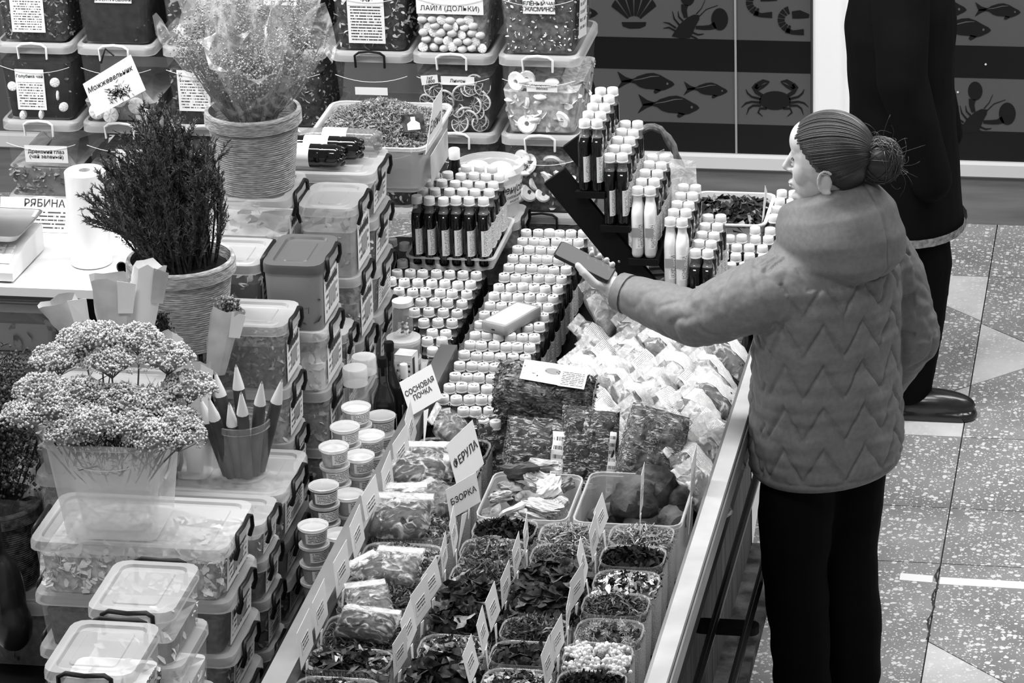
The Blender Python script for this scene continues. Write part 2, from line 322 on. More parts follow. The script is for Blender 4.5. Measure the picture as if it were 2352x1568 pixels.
# chipped crack along the joint between two tiles
cv = []
for i in range(40):
    t = i/39; cv.append((-.603+.004*math.sin(i*.5)+.002*random.uniform(-1, 1), 8.73+.45*t, -.002))
part('crack', tube([(x, y, .0005) for x, y, z in cv], [(.0004, .0015+.0035*random.random()) for _ in cv], 6), 'grout', fl)
# ---- back wall: low shop front of glossy panels with printed sea animals
YW = 11.93
wb = struct('wall_back', box(-6, 4, YW, YW+.2, -.02, 3.2), 'wallgrey', 'glossy shop front wall with striped panels and sea animal prints')
for a, b in ((-3.9, -1.506), (-1.500, -1.246), (-1.02, 1.4)):
    pn = part('panel', box(a, b, YW-.006, YW, .228, 1.3), 'wallgrey', wb)
    for z0, z1 in ((.228, .337), (.527, .641), (.83, .95)): part('dark_band', box(a, b, YW-.0075, YW-.0055, z0, z1), 'walldark', pn)
part('panel_seam', box(-1.5065, -1.4995, YW-.012, YW-.004, .228, 1.3), 'seam', wb)
pil = struct('trim_1', loft([rr(.2, .05, .02, 0, 3, -1.135, YW-.025), rr(.2, .05, .02, 2.4, 3, -1.135, YW-.025)]), 'wallwhite', 'white corner column also standing in for the glow between the striped panels')  # white column and its strip also stand in for a lamp's glow
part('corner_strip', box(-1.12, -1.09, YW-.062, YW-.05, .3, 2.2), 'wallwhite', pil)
part('sill', loft([[(x, y, z) for y, z in ((YW, .18), (YW-.03, .18), (YW-.03, .222), (YW-.02, .23), (YW, .23))] for x in (-6, 4)]), 'sill', wb)
part('plinth', box(-6, 4, YW-.012, YW, 0, .172), 'plinth', wb)
part('plinth_ledge', box(-6, 4, YW-.02, YW, .172, .18), 'grey', wb)
def W2(px, py): p = atY(px, py, YW-.0085); return p.x, p.z
def pprint(name, polys, y=YW-.0085, m='print_dark'):
    Vv, Ff = [], []
    for poly in polys:
        k = len(Vv); n = len(poly)
        Vv += [(x, y, z) for x, z in poly] + [(x, y+.0012, z) for x, z in poly]
        Ff.append(tuple(range(k, k+n))); Ff += [(k+i, k+(i+1) % n, k+n+(i+1) % n, k+n+i) for i in range(n)]
    return part(name, (Vv, Ff), m, wb)
def ribbon(pts, wd):
    out = []; n = len(pts); L_, R_ = [], []
    for i, p in enumerate(pts):
        a = Vector(pts[max(i-1, 0)]); b = Vector(pts[min(i+1, n-1)]); t = (b-a).normalized(); nn = Vector((-t.y, t.x)); ww = wd[i] if isinstance(wd, (list, tuple)) else wd
        L_.append(Vector(p)+nn*ww/2); R_.append(Vector(p)-nn*ww/2)
    return [[tuple(L_[i]), tuple(L_[i+1]), tuple(R_[i+1]), tuple(R_[i])] for i in range(n-1)]
def PX(polys, sc, ox, oy, fx=1): return [[W2(ox+fx*x/sc, oy+y/sc) for x, y in p] for p in polys]
FISH = [[(330, 612), (400, 660), (460, 680), (440, 705), (365, 705)], [(325, 765), (372, 690), (440, 680), (460, 680), (440, 705), (400, 720)],
        [(440, 682), (480, 670), (500, 655), (580, 630), (640, 625), (700, 645), (760, 680), (800, 700), (820, 722), (800, 740), (740, 768), (690, 780), (640, 765), (570, 760), (520, 745), (480, 715), (440, 705)],
        [(655, 760), (705, 770), (690, 785), (655, 802), (640, 790)]]
FISHL = [ribbon([(470, 686), (540, 675), (620, 655), (690, 652)], [4, 8, 9, 3]), [[(760+10*math.cos(a*.9), 717+11*math.sin(a*.9)) for a in range(7)]]]
def fish(px, py, w):
    k = 490/w; f = pprint('fish_print', PX([[(x-330, y-612) for x, y in p] for p in FISH], k, px, py))
    for g, nm in zip(FISHL, ('back_stripe', 'eye')):
        pp = [[W2(px+(x-330)/k, py+(y-612)/k) for x, y in p] for p in g]
        pprint(nm, pp, YW-.0095, 'wallgrey').parent = f
for a in ((1418, 164, 131), (1571, 187, 100), (1466, 216, 140), (2080, -9, 140), (2240, 5, 104), (2136, 38, 140), (1235, 0, 138)): fish(*a)
C6 = lambda polys: PX(polys, 3.734, 1330, 0)
def arc(cx, cy, rx, ry, a0, a1, n=8): return [(cx+rx*math.cos(math.radians(a0+(a1-a0)*i/n)), cy+ry*math.sin(math.radians(a0+(a1-a0)*i/n))) for i in range(n+1)]
crab = [arc(1680, 862, 135, 80, 0, 345, 22)]
for s in (1, -1):
    q = lambda pts: [(1680+s*(x-1680), y) for x, y in pts]
    crab += ribbon(q([(1790, 820), (1840, 790), (1858, 750), (1835, 720)]), [30, 32, 45, 30])
    crab += ribbon(q([(1845, 760), (1820, 720), (1780, 695), (1730, 698)]), [30, 40, 30, 4]) + ribbon(q([(1830, 765), (1790, 745), (1750, 720), (1728, 702)]), [30, 26, 14, 3])
    for pts in ([(1800, 850), (1880, 830), (1915, 800), (1930, 765)], [(1805, 880), (1880, 872), (1930, 885), (1968, 920)], [(1800, 905), (1870, 905), (1905, 930), (1925, 985)], [(1750, 930), (1810, 930), (1825, 965), (1785, 998)]): crab += ribbon(q(pts), [20, 16, 14, 3])
pprint('crab_print', C6(crab))
def lobster(polyfn, name='lobster_print'):
    L_ = [[(795, 310), (820, 270), (860, 210), (930, 150), (985, 125), (1030, 130), (1030, 165), (1000, 220), (975, 280), (950, 325), (870, 330)]]
    L_ += [arc(1205, 165, 72, 95, 0, 345, 18)] + ribbon([(1000, 235), (1060, 238), (1120, 235), (1170, 215)], [26, 34, 40, 60])
    L_ += [arc(930, -30, 62, 80, 0, 345, 16)] + ribbon([(915, 150), (900, 90), (905, 40)], [34, 46, 60])
    for pts in ([(860, 215), (815, 160), (800, 95)], [(890, 180), (855, 145), (848, 95)], [(830, 240), (770, 200), (722, 190)], [(825, 265), (770, 235), (722, 242)], [(975, 280), (1020, 298), (1070, 290)], [(960, 310), (1000, 325), (1030, 345)]): L_ += ribbon(pts, [16, 13, 3])
    L_ += ribbon([(1005, 120), (1050, 70), (1080, 0)], [7, 5, 3]) + ribbon([(1030, 140), (1090, 80), (1190, 45)], [7, 5, 3])
    pprint(name, polyfn(L_))
lobster(C6)
lobster(lambda L_: [[W2(1850+(x+525)/3.733, (y+810)/3.733) for x, y in p] for p in L_])
sh = []
for i in range(6):
    a0 = 200+i*24; sh.append([(470+60*math.cos(math.radians(a0)), 175+40*math.sin(math.radians(a0)))] + arc(470, 120, 205, 190, a0, a0+19, 4) + [(470+60*math.cos(math.radians(a0+20)), 175+40*math.sin(math.radians(a0+20)))])
sh.append([(365, 190), (575, 190), (570, 220), (520, 242), (430, 244), (375, 225)])
pprint('shell_print', C6(sh))
for ox, oy in ((0, 0), (272, 148)):
    sp_ = []
    for i in range(7):
        a0 = 250-i*22; cx, cy = 1560+ox, 20+oy
        sp_.append([(cx+(70 if j else 130)*math.cos(math.radians(-a0+d)), cy+(55 if j else 120)*math.sin(math.radians(-a0+d))) for j, d in ((0, -9), (0, 9), (1, 7), (1, -7))])
    sp_ += ribbon([(1500+ox, 110+oy), (1560+ox, 130+oy), (1655+ox, 128+oy)], [46, 34, 52]) + ribbon([(1555+ox, -20+oy), (1620+ox, -25+oy), (1700+ox, -10+oy)], [60, 70, 30])
    pprint('shrimp_print', C6(sp_))
pprint('octopus_print', [[W2(x, y) for x, y in arc(1340, 235, 30, 72, 0, 345, 20)]])
for px, py in ((2264, 148), (2200, 212)): part('screw_cap', ell((*[atY(px, py, YW-.008)[i] for i in (0, 1)], atY(px, py, YW-.008).z), (.004, .004, .004), 8, 6), 'sill', wb)
# ---- the stall: counter bed, rails, side boards, bag shelf
st = struct('trim_2', box(-1.86, -1.05, 5.4, 9.62, .60, .66), 'black', 'black counter bed of the herb stall')
st['kind'] = 'thing'; st.name = 'stall_counter'; tag(st, 'long market counter carrying the herb trays, bottles and bags', 'counter')
for i in range(20):
    y = 5.4+i*.19; part('side_board', box(-1.145-.003*(i % 2), -1.125, y+.0015, y+.1885, .0, .72), 'wood', st)
part('counter_end', box(-1.84, -1.125, 9.18, 9.2, 0, .6), 'wood', st)
part('kerb', box(-1.125, -1.04, 5.4, 9.2, 0, .035), 'stone', st)
part('back_support', box(-1.86, -1.83, 5.4, 9.6, .0, .62), 'black', st)
def rail(y0, y1, x0, x1, z0, z1, m, sag=0):
    t = .004
    return loft([[(x0, y, z0), (x0, y, z1), (x1, y, z1), (x1, y, z0), (x1-t, y, z0), (x1-t, y, z1-t), (x0+t, y, z1-t), (x0+t, y, z0)] for y in (y0, y1)])
r1 = thing('edge_rail', 'long pale metal rail along the customer side of the counter', 'rail')
part('top_channel', rail(5.4, 9.35, -1.052, -1.012, .80, .85, 'alu'), 'alu', r1); part('drip_lip', box(-1.010, -1.006, 5.4, 9.35, .79, .835), 'steel', r1)
part('inner_strip', box(-1.06, -1.05, 5.4, 9.35, .78, .846), 'steel', r1)  # steel strip along the inner side of the rail
r2 = thing('divider_rail', 'worn steel channel between stacked boxes and herb trays', 'rail')
part('near_channel', rail(5.4, 7.62, -1.858, -1.806, .815, .858, 'steel'), 'steel', r2)
part('far_channel', rail(7.55, 8.58, -1.856, -1.812, .80, .853, 'steel'), 'steel', r2)
part('bolt', ell((-1.832, 7.66, .853), (.008, .008, .003), 8, 6), 'steel', r2)
bs = thing('bag_shelf', 'black tube bag shelf on bracket below the counter rail', 'shelf')
for x in (-1.068, -.985): part('tube', tube([(x, 5.6, .4), (x, 8.85, .4)], .0105, 10), 'leather', bs, True)
for y in (7.99, 6.2): part('bracket', join(loft([rr(.162, .05, .024, .368, 4, -1.042, y), rr(.162, .05, .024, .388, 4, -1.042, y)])), 'black', bs)
# vendor table
vt = thing('vendor_table', 'white laminate vendor table holding scales and bag rolls', 'table')
a = atZ(0, 650, .85); b = atZ(300, 668, .85); bk = atZ(330, 545, .85)
part('table_top', box(-3.9, -2.775, 8.87, 9.34, .825, .85), 'white', vt)
part('leg', box(-2.87, -2.83, 8.93, 8.97, 0, .825), 'grey', vt); part('leg', box(-3.86, -3.82, 8.93, 8.97, 0, .825), 'grey', vt)
part('shade_sheet', box(-3.9, -2.75, 9.30, 9.32, .0, .825), 'black', vt)  # black sheet put in for the shade under the table
# low platforms under the box stacks and the bins
pf = part('stack_platform', box(-2.74, -1.98, 5.2, 9.28, .0, .45), 'black', None); tag(pf, 'low black platform under the stacked lidded boxes', 'platform')
pg = part('bin_bench', box(-4.2, -1.62, 9.64, 10.1, .0, .57), 'black', None); tag(pg, 'dark bench under the tall translucent bins', 'bench')
# ================================================================== flat flasks with white caps
def mat_cap():
    m, nt, b = _nt('marked_white_cap'); N = nt.nodes; L = nt.links
    tc = N.new('ShaderNodeTexCoord'); sp = N.new('ShaderNodeSeparateXYZ'); L.new(tc.outputs['Object'], sp.inputs[0])
    oi = N.new('ShaderNodeObjectInfo'); ml = N.new('ShaderNodeMath'); ml.operation = 'MULTIPLY'; ml.inputs[1].default_value = 90; L.new(oi.outputs['Random'], ml.inputs[0])
    ad = N.new('ShaderNodeVectorMath'); L.new(tc.outputs['Object'], ad.inputs[0]); L.new(ml.outputs[0], ad.inputs[1])
    n = N.new('ShaderNodeTexNoise'); n.inputs['Scale'].default_value = 190; n.inputs['Detail'].default_value = 1; L.new(ad.outputs[0], n.inputs['Vector'])
    def mth(op, a, c):
        q = N.new('ShaderNodeMath'); q.operation = op
        for i, x in enumerate((a, c)):
            if isinstance(x, (int, float)): q.inputs[i].default_value = x
            else: L.new(x, q.inputs[i])
        return q.outputs[0]
    k = mth('GREATER_THAN', n.outputs['Fac'], .53); k = mth('MULTIPLY', k, mth('GREATER_THAN', sp.outputs[2], .0196))
    k = mth('MULTIPLY', k, mth('LESS_THAN', mth('ABSOLUTE', sp.outputs[1], 0), .0055)); k = mth('MULTIPLY', k, mth('LESS_THAN', mth('ABSOLUTE', sp.outputs[0], 0), .0085))
    mx = N.new('ShaderNodeMixRGB'); L.new(k, mx.inputs[0]); mx.inputs[1].default_value = G(.80); mx.inputs[2].default_value = G(.03)
    L.new(mx.outputs[0], b.inputs['Base Color']); b.inputs['Roughness'].default_value = .38
    return m
MT['capmark'] = mat_cap()
FW_, FD_ = .0300, .062
_n = 3
FL_RINGS = [(0, .84), (.004, .97), (.008, 1), (.122, 1), (.132, .96)]
def flask_body(white=False):
    rg = []
    prof = [(0, .62, .7), (.004, .86, .88), (.012, 1, 1), (.118, 1, 1), (.130, .97, .90), (.142, .88, .62)] if white else [(0, .9, .94), (.003, .98, .98), (.008, 1, 1), (.124, 1, 1), (.136, .98, .86), (.146, .92, .58)]
    for z, a, c in prof: rg.append(rr(FW_*a, FD_*c, .0135*min(a, c), z, _n))
    nb = len(rg[0])
    for z, r in ((.153, .0125), (.158, .0118), (.172, .0118)):
        # circle with the same vertex count, starting at the front right corner
        rg.append([(r*math.cos(2*math.pi*(i+.5)/nb-math.pi/2), r*math.sin(2*math.pi*(i+.5)/nb-math.pi/2), z) for i in range(nb)])
    V, Fc = loft(rg); return V, Fc, nb
def flask_mesh(mname, white=False, neck='glassn'):
    V, Fc, nb = flask_body(white); me = mesh('bottle_body', (V, Fc), [mname, neck], True, 60)
    for p in me.polygons:
        if p.center.z > .142: p.material_index = 1
    return me
def capmesh(m='capmark', r=.0152, h=.0205):
    rg = [circ(r*1.04, 0, 16), circ(r*1.04, .0028, 16), circ(r*.97, .0034, 16), circ(r, .0055, 16), circ(r*.985, h*.86, 16), circ(r*.93, h*.97, 16), circ(r*.8, h, 16), circ(r*.74, h*.985, 16)]
    return mesh('cap', loft(rg), m, True, 50)
def label_strip(z0, z1, lines, m='prt', full=True, w=FW_, d=FD_, front=True):
    lo, hi = rr(w+.0012, d+.0012, .0138, z0, _n), rr(w+.0012, d+.0012, .0138, z1, _n); n = len(lo)
    idx = ([n-1] if front else []) + list(range(0, 2*_n+2))
    V = [lo[i] for i in idx] + [hi[i] for i in idx]; k = len(idx)
    V += [(x*.985, y*.985, z) for x, y, z in V]
    Fc = [(i, i+1, i+1+k, i+k) for i in range(k-1)] + [(i+2*k, i+3*k, i+1+3*k, i+1+2*k) for i in range(k-1)]
    Fc += [(i+k, i+1+k, i+1+3*k, i+3*k) for i in range(k-1)]
    me = mesh('label', (V, Fc), m, True, 60); uv = me.uv_layers.new(name='uv')
    acc = [0]
    for a, b in zip(idx, idx[1:]): acc.append(acc[-1]+math.dist(lo[a], lo[b]))
    for p in me.polygons:
        for li, vi in zip(p.loop_indices, p.vertices): uv.data[li].uv = (acc[vi % k]/acc[-1], lines*((vi//k) % 2))
    return me
ME_CAP = capmesh(); ME_CAPP = capmesh('cap')
ME_FL = flask_mesh('dark'); ME_FLW = flask_mesh('whiteliq', True, 'whiteliq')
ME_LB = [label_strip(.028, .098, 19), label_strip(.03, .104, 21), label_strip(.022, .094, 16)]
ME_LBB = [label_strip(.028, .098, 19, front=False)]
def flask_proto(kind=0):
    t = thing('flask', 'x', 'bottle')
    link('body', ME_FLW if kind == 2 else ME_FL, t)
    link('cap', ME_CAP if kind == 0 else ME_CAPP, t, loc=(0, 0, .168), rz=0)
    if kind == 2:
        lb = link('label', label_strip(.03, .098, 15, front=True, w=FW_*1.0), t)
        sheet('label_picture', [(-.011, -FD_/2-.0016, .062), (.011, -FD_/2-.0016, .062), (.011, -FD_/2-.0016, .088), (-.011, -FD_/2-.0016, .088)], 'grey', lb)
    else: link('label', ME_LB[0], t)
    return t
protoA = flask_proto(0); protoB = flask_proto(1); protoC = flask_proto(2); _used = set()
def put_flask(x, y, z, label, group, kind=0, rz=0, lb=None):
    pr = (protoA, protoB, protoC)[kind]
    if kind not in _used: _used.add(kind); o = pr; o['label'] = label; o.location = (x, y, z); o.rotation_euler = (0, 0, math.radians(rz)); o['group'] = group
    else: o = dup(pr, label, (x, y, z), rz, group)
    for c in o.children:
        if c.name.startswith('cap'): c.rotation_euler = (0, 0, random.uniform(-.9, .9)); c.location = (0, 0, .168+random.uniform(-.001, .002))
        if c.name.startswith('label') and kind != 2: c.data = random.choice(ME_LB) if lb is None else lb
    return o
J = lambda s: random.uniform(-s, s)
ZB = .662
# wide block: 20 rows of six, running away from the camera
NR = 20
for r in range(NR):
    y = 9.452-.0705*r
    for c in range(6):
        if r >= NR-2 and c in (0, 1) or r >= NR-1 and c < 4: continue
        x = -1.785+.0318*c+J(.0015)
        if r > 14: x += .002
        put_flask(x, y+J(.004), ZB+J(.0005), f'dark flask {ORD[c]} from rail, {ORD[r]} row from back of wide bottle block', 'flasks in the wide bottle block', 0, J(3))
# narrower block left of it, cut by the steel rail
rows1 = [(9.165, 0, 7), (9.095, 0, 7), (9.025, 0, 7), (8.955, 0, 7), (8.885, 2, 7), (8.815, 3, 7), (8.745, 4, 7), (8.675, 5, 7), (8.62, 5, 7)]
for r, (y, a, b) in enumerate(rows1):
    for c in range(a, b):
        x = -2.082+.0368*c+J(.002)
        put_flask(x, y+J(.005), ZB+.004, f'dark flask {ORD[c]} across, {ORD[r]} row from tray, beside stacked boxes', 'flasks in the block below the tray', 0, J(4))
put_flask(-1.872, 8.552, ZB+.002, 'dark flask standing alone at the tip of the steel rail', 'flasks in the block below the tray', 1)
for i, (x, y) in enumerate(((-2.058, 9.235), (-2.035, 9.30), (-2.10, 9.262))):
    put_flask(x-.03, y, ZB+.03, ['small-capped flask tucked behind the tray corner, nearest the camera', 'flask cap peeking out behind the tray corner, between two others', 'flask cap peeking out behind the tray corner, farthest back'][i], 'flasks tucked left of the tray', 1)
# supports of the blocks
# shallow clear tray on a lidded box carrying taller looking flasks
tb = thing('tray_box', 'clear plastic tray holding rows of upright flasks above the bottle block', 'tray', (-1.945, 9.315, .848))
def tub(w, d, h, r=.02, taper=.9, lip=.006, n=3, th=.0025):
    o = [rr(w*taper, d*taper, r, 0, n), rr(w, d, r, h, n), rr(w+2*lip, d+2*lip, r+lip, h, n), rr(w+2*lip, d+2*lip, r+lip, h+.004, n), rr(w-2*th, d-2*th, r, h+.004, n), rr(w*taper-2*th, d*taper-2*th, r, th, n)]
    return loft(o)
part('tray_wall', tub(.24, .33, .022, .02, .97), 'rim', tb, True, 30)
lid_ = part('support_lid', loft([rr(.235, .32, .02, -.008), rr(.235, .32, .02, -.001)]), 'rim', tb)
for r in range(5):
    for c in range(6):
        if r == 4 and c < 2: continue
        x = -2.035+.0368*c+J(.002)+(0.003*r); y = 9.175+.066*r+J(.003)
        if x > -1.84 and r > 3: continue
        put_flask(x, y, .8515, f'tall dark flask on the clear tray, {ORD[r]} row from the front, {ORD[c]} across', 'flasks on the clear tray', 1, J(3), lb=ME_LB[1])
# stepped black rack
rk = thing('stepped_rack', 'black stepped display rack carrying five descending rows of flasks', 'rack')
steps = [(-1.517, 1.372), (-1.452, 1.280), (-1.380, 1.190), (-1.297, 1.106), (-1.231, 1.022)]
YR = 8.9
for k, (x, zc) in enumerate(steps):
    zb = zc-.19
    part('step', box(x-.024, x+.055, YR-.045, YR+.31, zb-.014, zb), 'black', rk)
    part('step_lip', box(x-.024, x+.055, YR-.049, YR-.045, zb-.014, zb+.004), 'black', rk)
def slant(y0, y1):
    a, b = Vector((-1.60, 1.215)), Vector((-1.20, .70)); d = (b-a).normalized(); n = Vector((d.y, -d.x))*.034
    q = [a-n, b-n, b+n, a+n]; return loft([[(p.x, y, p.y) for p in q] for y in (y0, y1)])
part('stringer', slant(YR-.02, YR), 'black', rk); part('stringer', slant(YR+.27, YR+.29), 'black', rk)
for x, z in ((-1.47, .99), (-1.31, .8)): part('post', box(x-.015, x+.015, YR+.27, YR+.29, ZB, z), 'black', rk)
part('post', box(-1.225, -1.2, YR-.02, YR, ZB, .75), 'black', rk)
part('screw', ell((-1.432, YR-.022, .985), (.004, .003, .004), 8, 6), 'steel', rk)
wht = {(2, 0), (3, 0), (2, 1)}
for k, (x, zc) in enumerate(steps):
    for r in range(5):
        for c in range(2):
            kind = 2 if (k in (2, 3) and r == 0) else 1
            lab = f'{"white milky" if kind == 2 else "dark"} flask, {ORD[k]} step of black rack, {ORD[r]} row back, {"left" if c == 0 else "right"} one'
            put_flask(x+.0325*c+J(.001), YR-.012+.066*r+J(.003), zc-.189, lab, 'flasks on the stepped rack', kind, J(4), lb=ME_LBB[0] if r == 0 else None)
# loose group between rack and rail
grp = []
for r in range(7):
    for c in range(4):
        y = 9.11+.07*r; x = -1.222+.037*c+.006*(r % 2)
        if r == 0 and c > 1: continue
        if x < -1.15 and y > 9.53 or r > 5 and c < 2: continue
        put_flask(x+J(.003), y+J(.006), ZB, f'white-capped flask beside the rail, {ORD[r]} row back, {ORD[c]} from the black rack', 'flasks behind the woman\'s arm', 1, J(6))
for r in range(4):
    for c in range(2): put_flask(-1.108+.034*c+J(.002), 9.62+.068*r, ZB+.004, f'white-capped flask right of the white leaf tray, {ORD[r]} row back, {"near" if c == 0 else "far"} column', 'flasks right of the leaf tray', 1, J(5))
e2 = part('counter_extension', box(-1.60, -1.03, 9.622, 9.98, .60, .66), 'black', None); tag(e2, 'black end piece of the counter under the white leaf tray', 'counter')
# ================================================================== translucent bins and lidded boxes
def fillblock(w, d, h, m, r=.02, n=0, size=.008, aspect=2.5, top=.012, seed=0, mname=None, taper=1.0):
    """block of loose contents: rounded block with a lumpy top plus flakes pressed against front and top"""
    rg = np.random.default_rng(seed+11); nx, ny = 10, 8
    V = []; F_ = []
    rings = [rr(w*taper, d*taper, r, 0), rr(w, d, r, h*.97)]
    V, F_ = loft(rings, True, False); k = len(rings[0])
    for s in (.72, .4): V += [(x*s, y*s, h+rg.uniform(-top, top)) for x, y, z in rings[1]]
    for q in range(2):
        for i in range(k): a, b = (1+q)*k+i, (1+q)*k+(i+1) % k; F_.append((a, b, b+k, a+k))
    F_.append(tuple(range(3*k, 4*k)))
    if not n: return V, F_
    P = []
    for i in range(n):
        q = rg.random()
        if q < .42: z = rg.random()*h; t = taper+(1-taper)*z/h; P.append(((rg.random()-.5)*w*.96*t, -d*t/2-.001, z))
        elif q < .62: z = rg.random()*h; t = taper+(1-taper)*z/h; P.append((w*t/2+.001, (rg.random()-.5)*d*.96*t, z))
        else: P.append(((rg.random()-.5)*w*.92, (rg.random()-.5)*d*.92, h+rg.random()*top))
    FV, FF = flakes(np.array(P), size, aspect, .8, rg)
    FV[:, 1] = np.maximum(FV[:, 1], -d/2-.004); FV[:, 0] = np.clip(FV[:, 0], -w/2-.004, w/2+.004); FV[:, 2] = np.maximum(FV[:, 2], .001)
    return join((V, F_), (FV.tolist(), FF.tolist()))
_bincache = {}
BW, BD, BH, BT = .232, .36, .235, .84
def bin_mesh():
    if 'b' not in _bincache:
        h = BH-.018
        _bincache['b'] = mesh('bin_wall', loft([rr(BW*BT*.96, BD*.9, .022, 0), rr(BW*BT, BD*.93, .026, .006), rr(BW*.955, BD*.98, .026, h)], True, False), 'binwall', True, 50)
        o = .004
        _bincache['l'] = mesh('lid', loft([rr(BW*.965, BD*.985, .028, h-.012), rr(BW+o, BD+o, .030, h-.012), rr(BW+o, BD+o, .030, h+.012), rr(BW*.975, BD*.985, .028, h+.018), rr(BW*.91, BD*.93, .022, h+.018), rr(BW*.90, BD*.92, .02, h+.0005)], False, True), 'lid', True, 40)
        hp = [(-.042, -BD/2-.006, h-.026), (-.043, -BD/2-.010, h+.010), (-.03, -BD/2-.010, h+.019), (0, -BD/2-.010, h+.0225), (.03, -BD/2-.010, h+.019), (.043, -BD/2-.010, h+.010), (.042, -BD/2-.006, h-.026)]
        _bincache['h'] = tube(hp, [(.0035, .0055)]*7, 6)
        fold = [(x, -BD/2*.985-.001, h-.05-.022*(1-(x/.11)**2)) for x in np.linspace(-.105, .105, 12)]
        _bincache['f'] = mesh('moulded_line', tube(fold, .0009, 4), 'rim', True)
    return _bincache
def bin_(name, label, x0, tier, contents=None, black=False, y0=9.7, fold=True):
    c = bin_mesh(); t = thing(name, label, 'bin', (x0+BW/2, y0+BD/2, .572+BH*tier+.001*tier))
    link('bin_wall', c['b'], t); link('lid', c['l'], t)
    part('handle', c['h'], 'handle' if black else 'cap', t, True, 60)
    if fold: link('moulded_line', c['f'], t)
    if contents:
        m, fillz, n, size, asp, m2 = contents
        b = fillblock(BW*.93, BD*.955, fillz, m, .022, taper=.87); part('contents', b, m, t)
        if n:
            rg = np.random.default_rng(int(abs(x0)*1000)+tier); P = []
            for i in range(n):
                z = rg.random()*fillz*.97+.004; q = .87+.13*z/fillz
                if i % 3: P.append(((rg.random()-.5)*BW*.90*q, -BD*.955*q/2-.0015, z))
                else: P.append((BW*.93*q/2+.001, (rg.random()-.5)*BD*.9*q, z))
            V, F_ = flakes(np.array(P), size, asp, .9, rg, .15); V[:, 1] = np.maximum(V[:, 1], -BD/2*.97)
            o = link('loose_contents', npmesh('loose_contents', V, F_, m2), t); o['kind'] = 'stuff'
    return t
def fpt(u, z, off=.0025):
    """point on the tapered front of a bin: u in metres from its middle"""
    q = .93+(.98-.93)*max(0, z)/(BH-.018); return (u, -BD*q/2-off, z)
def flabel(t, u0, u1, z0, z1, m='paper', lines=8, text=None, size=.02, v=0, **k):
    pts = [fpt(u0, z0), fpt(u1, z0), fpt(u1, z1), fpt(u0, z1)]
    s = sheet('label', pts, m, t, lines)
    if text: letter(text, pts, s, size, 0, v, **k)
    return s
TEA = lambda: ('h1', .17, 260, .006, 2, 'h3')
b = bin_('storage_bin', 'top left translucent bin of mixed tea with a long printed sheet', -3.385, 3, ('h1', .2, 420, .006, 2, 'h3')); flabel(b, -.06, .04, .03, .16, 'prt', 17)
b = bin_('storage_bin', 'bin of black fermented tea with bold two-line label, top row', -3.14, 3, ('h0', .2, 60, .003, 1, 'h1')); flabel(b, -.05, .06, .125, .2, 'paper', 1, 'ИВАН-ЧАЙ\nФЕРМЕНТИРОВАННЫЙ', .0115, -.3, bold=.0004)
b = bin_('storage_bin', 'bin of tea behind the cellophane bouquets, top row, label hidden', -2.885, 3, TEA())
b = bin_('storage_bin', 'bin of tea right of bouquet tops with small blank label, top row', -2.64, 3, TEA()); flabel(b, -.05, .06, .13, .19, 'prt', 6)
b = bin_('storage_bin', 'bin of dark taiga tea with light flakes and long printed sheet', -2.385, 3, ('h1', .2, 240, .010, 2.2, 'h4')); lb = flabel(b, -.062, .045, .022, .19, 'prtd', 19)
pts = [fpt(-.06, .135, .0032), fpt(.043, .135, .0032), fpt(.043, .19, .0032), fpt(-.06, .19, .0032)]; hd = sheet('label_heading', pts, 'paper', lb, 1); hd.parent = b; letter('ТАЕЖНЫЙ\nЧАЙ', pts, hd, .0215, 0, 0, bold=.0008, lsp=.8)
b = bin_('storage_bin', 'bin of lime pieces with wide white label', -2.148, 3, ('h3', .19, 60, .006, 1.5, 'h4')); flabel(b, -.098, .095, .115, .20, 'paper', 1, 'ЛАЙМ (ДОЛЬКИ)', .0205, -.3)
limeh = mesh('lime_piece', ell((0, 0, 0), (.015, .011, .012), 10, 8), 'lime', True); limes = mesh('lime_slice', join(lathe([(.012, -.003), (.0145, -.001), (.0145, .001), (.012, .003)], 14), *[xf(box(.002, .0115, -.0012, .0012, .003, .0036), TR(rz=45*i)) for i in range(8)]), 'pale', True)
rg = random.Random(3)
for i in range(34):
    r_, c_ = divmod(i, 7); z = .012+r_*.021; u = -.083+c_*.0275+rg.uniform(-.005, .005)+(.012 if r_ % 2 else 0)
    if u > .092: continue
    p = fpt(u, z+rg.uniform(-.004, .004), -.006); link('lime_slice' if i % 3 == 0 else 'lime_piece', limes if i % 3 == 0 else limeh, b, mtx=TR(*p, rx=90 if i % 3 == 0 else rg.uniform(0, 180), rz=rg.uniform(-30, 30)))
b = bin_('storage_bin', 'bin of jasmine green tea with white petals, top right', -1.9, 3, ('h2', .2, 230, .0042, 1.5, 'h5')); flabel(b, -.04, .052, .122, .2, 'paper', 1, 'ЗЕЛЁНЫЙ ЧАЙ\nС ЖАСМИНОМ', .0165, -.22, bold=.0006, sp=.85)
sheet('hanging_sheet', [(BW/2+.001, -.17, .05), (BW/2+.004, -.06, .03), (BW/2+.012, -.06, .26), (BW/2+.012, -.17, .26)], 'prt', b, 9)
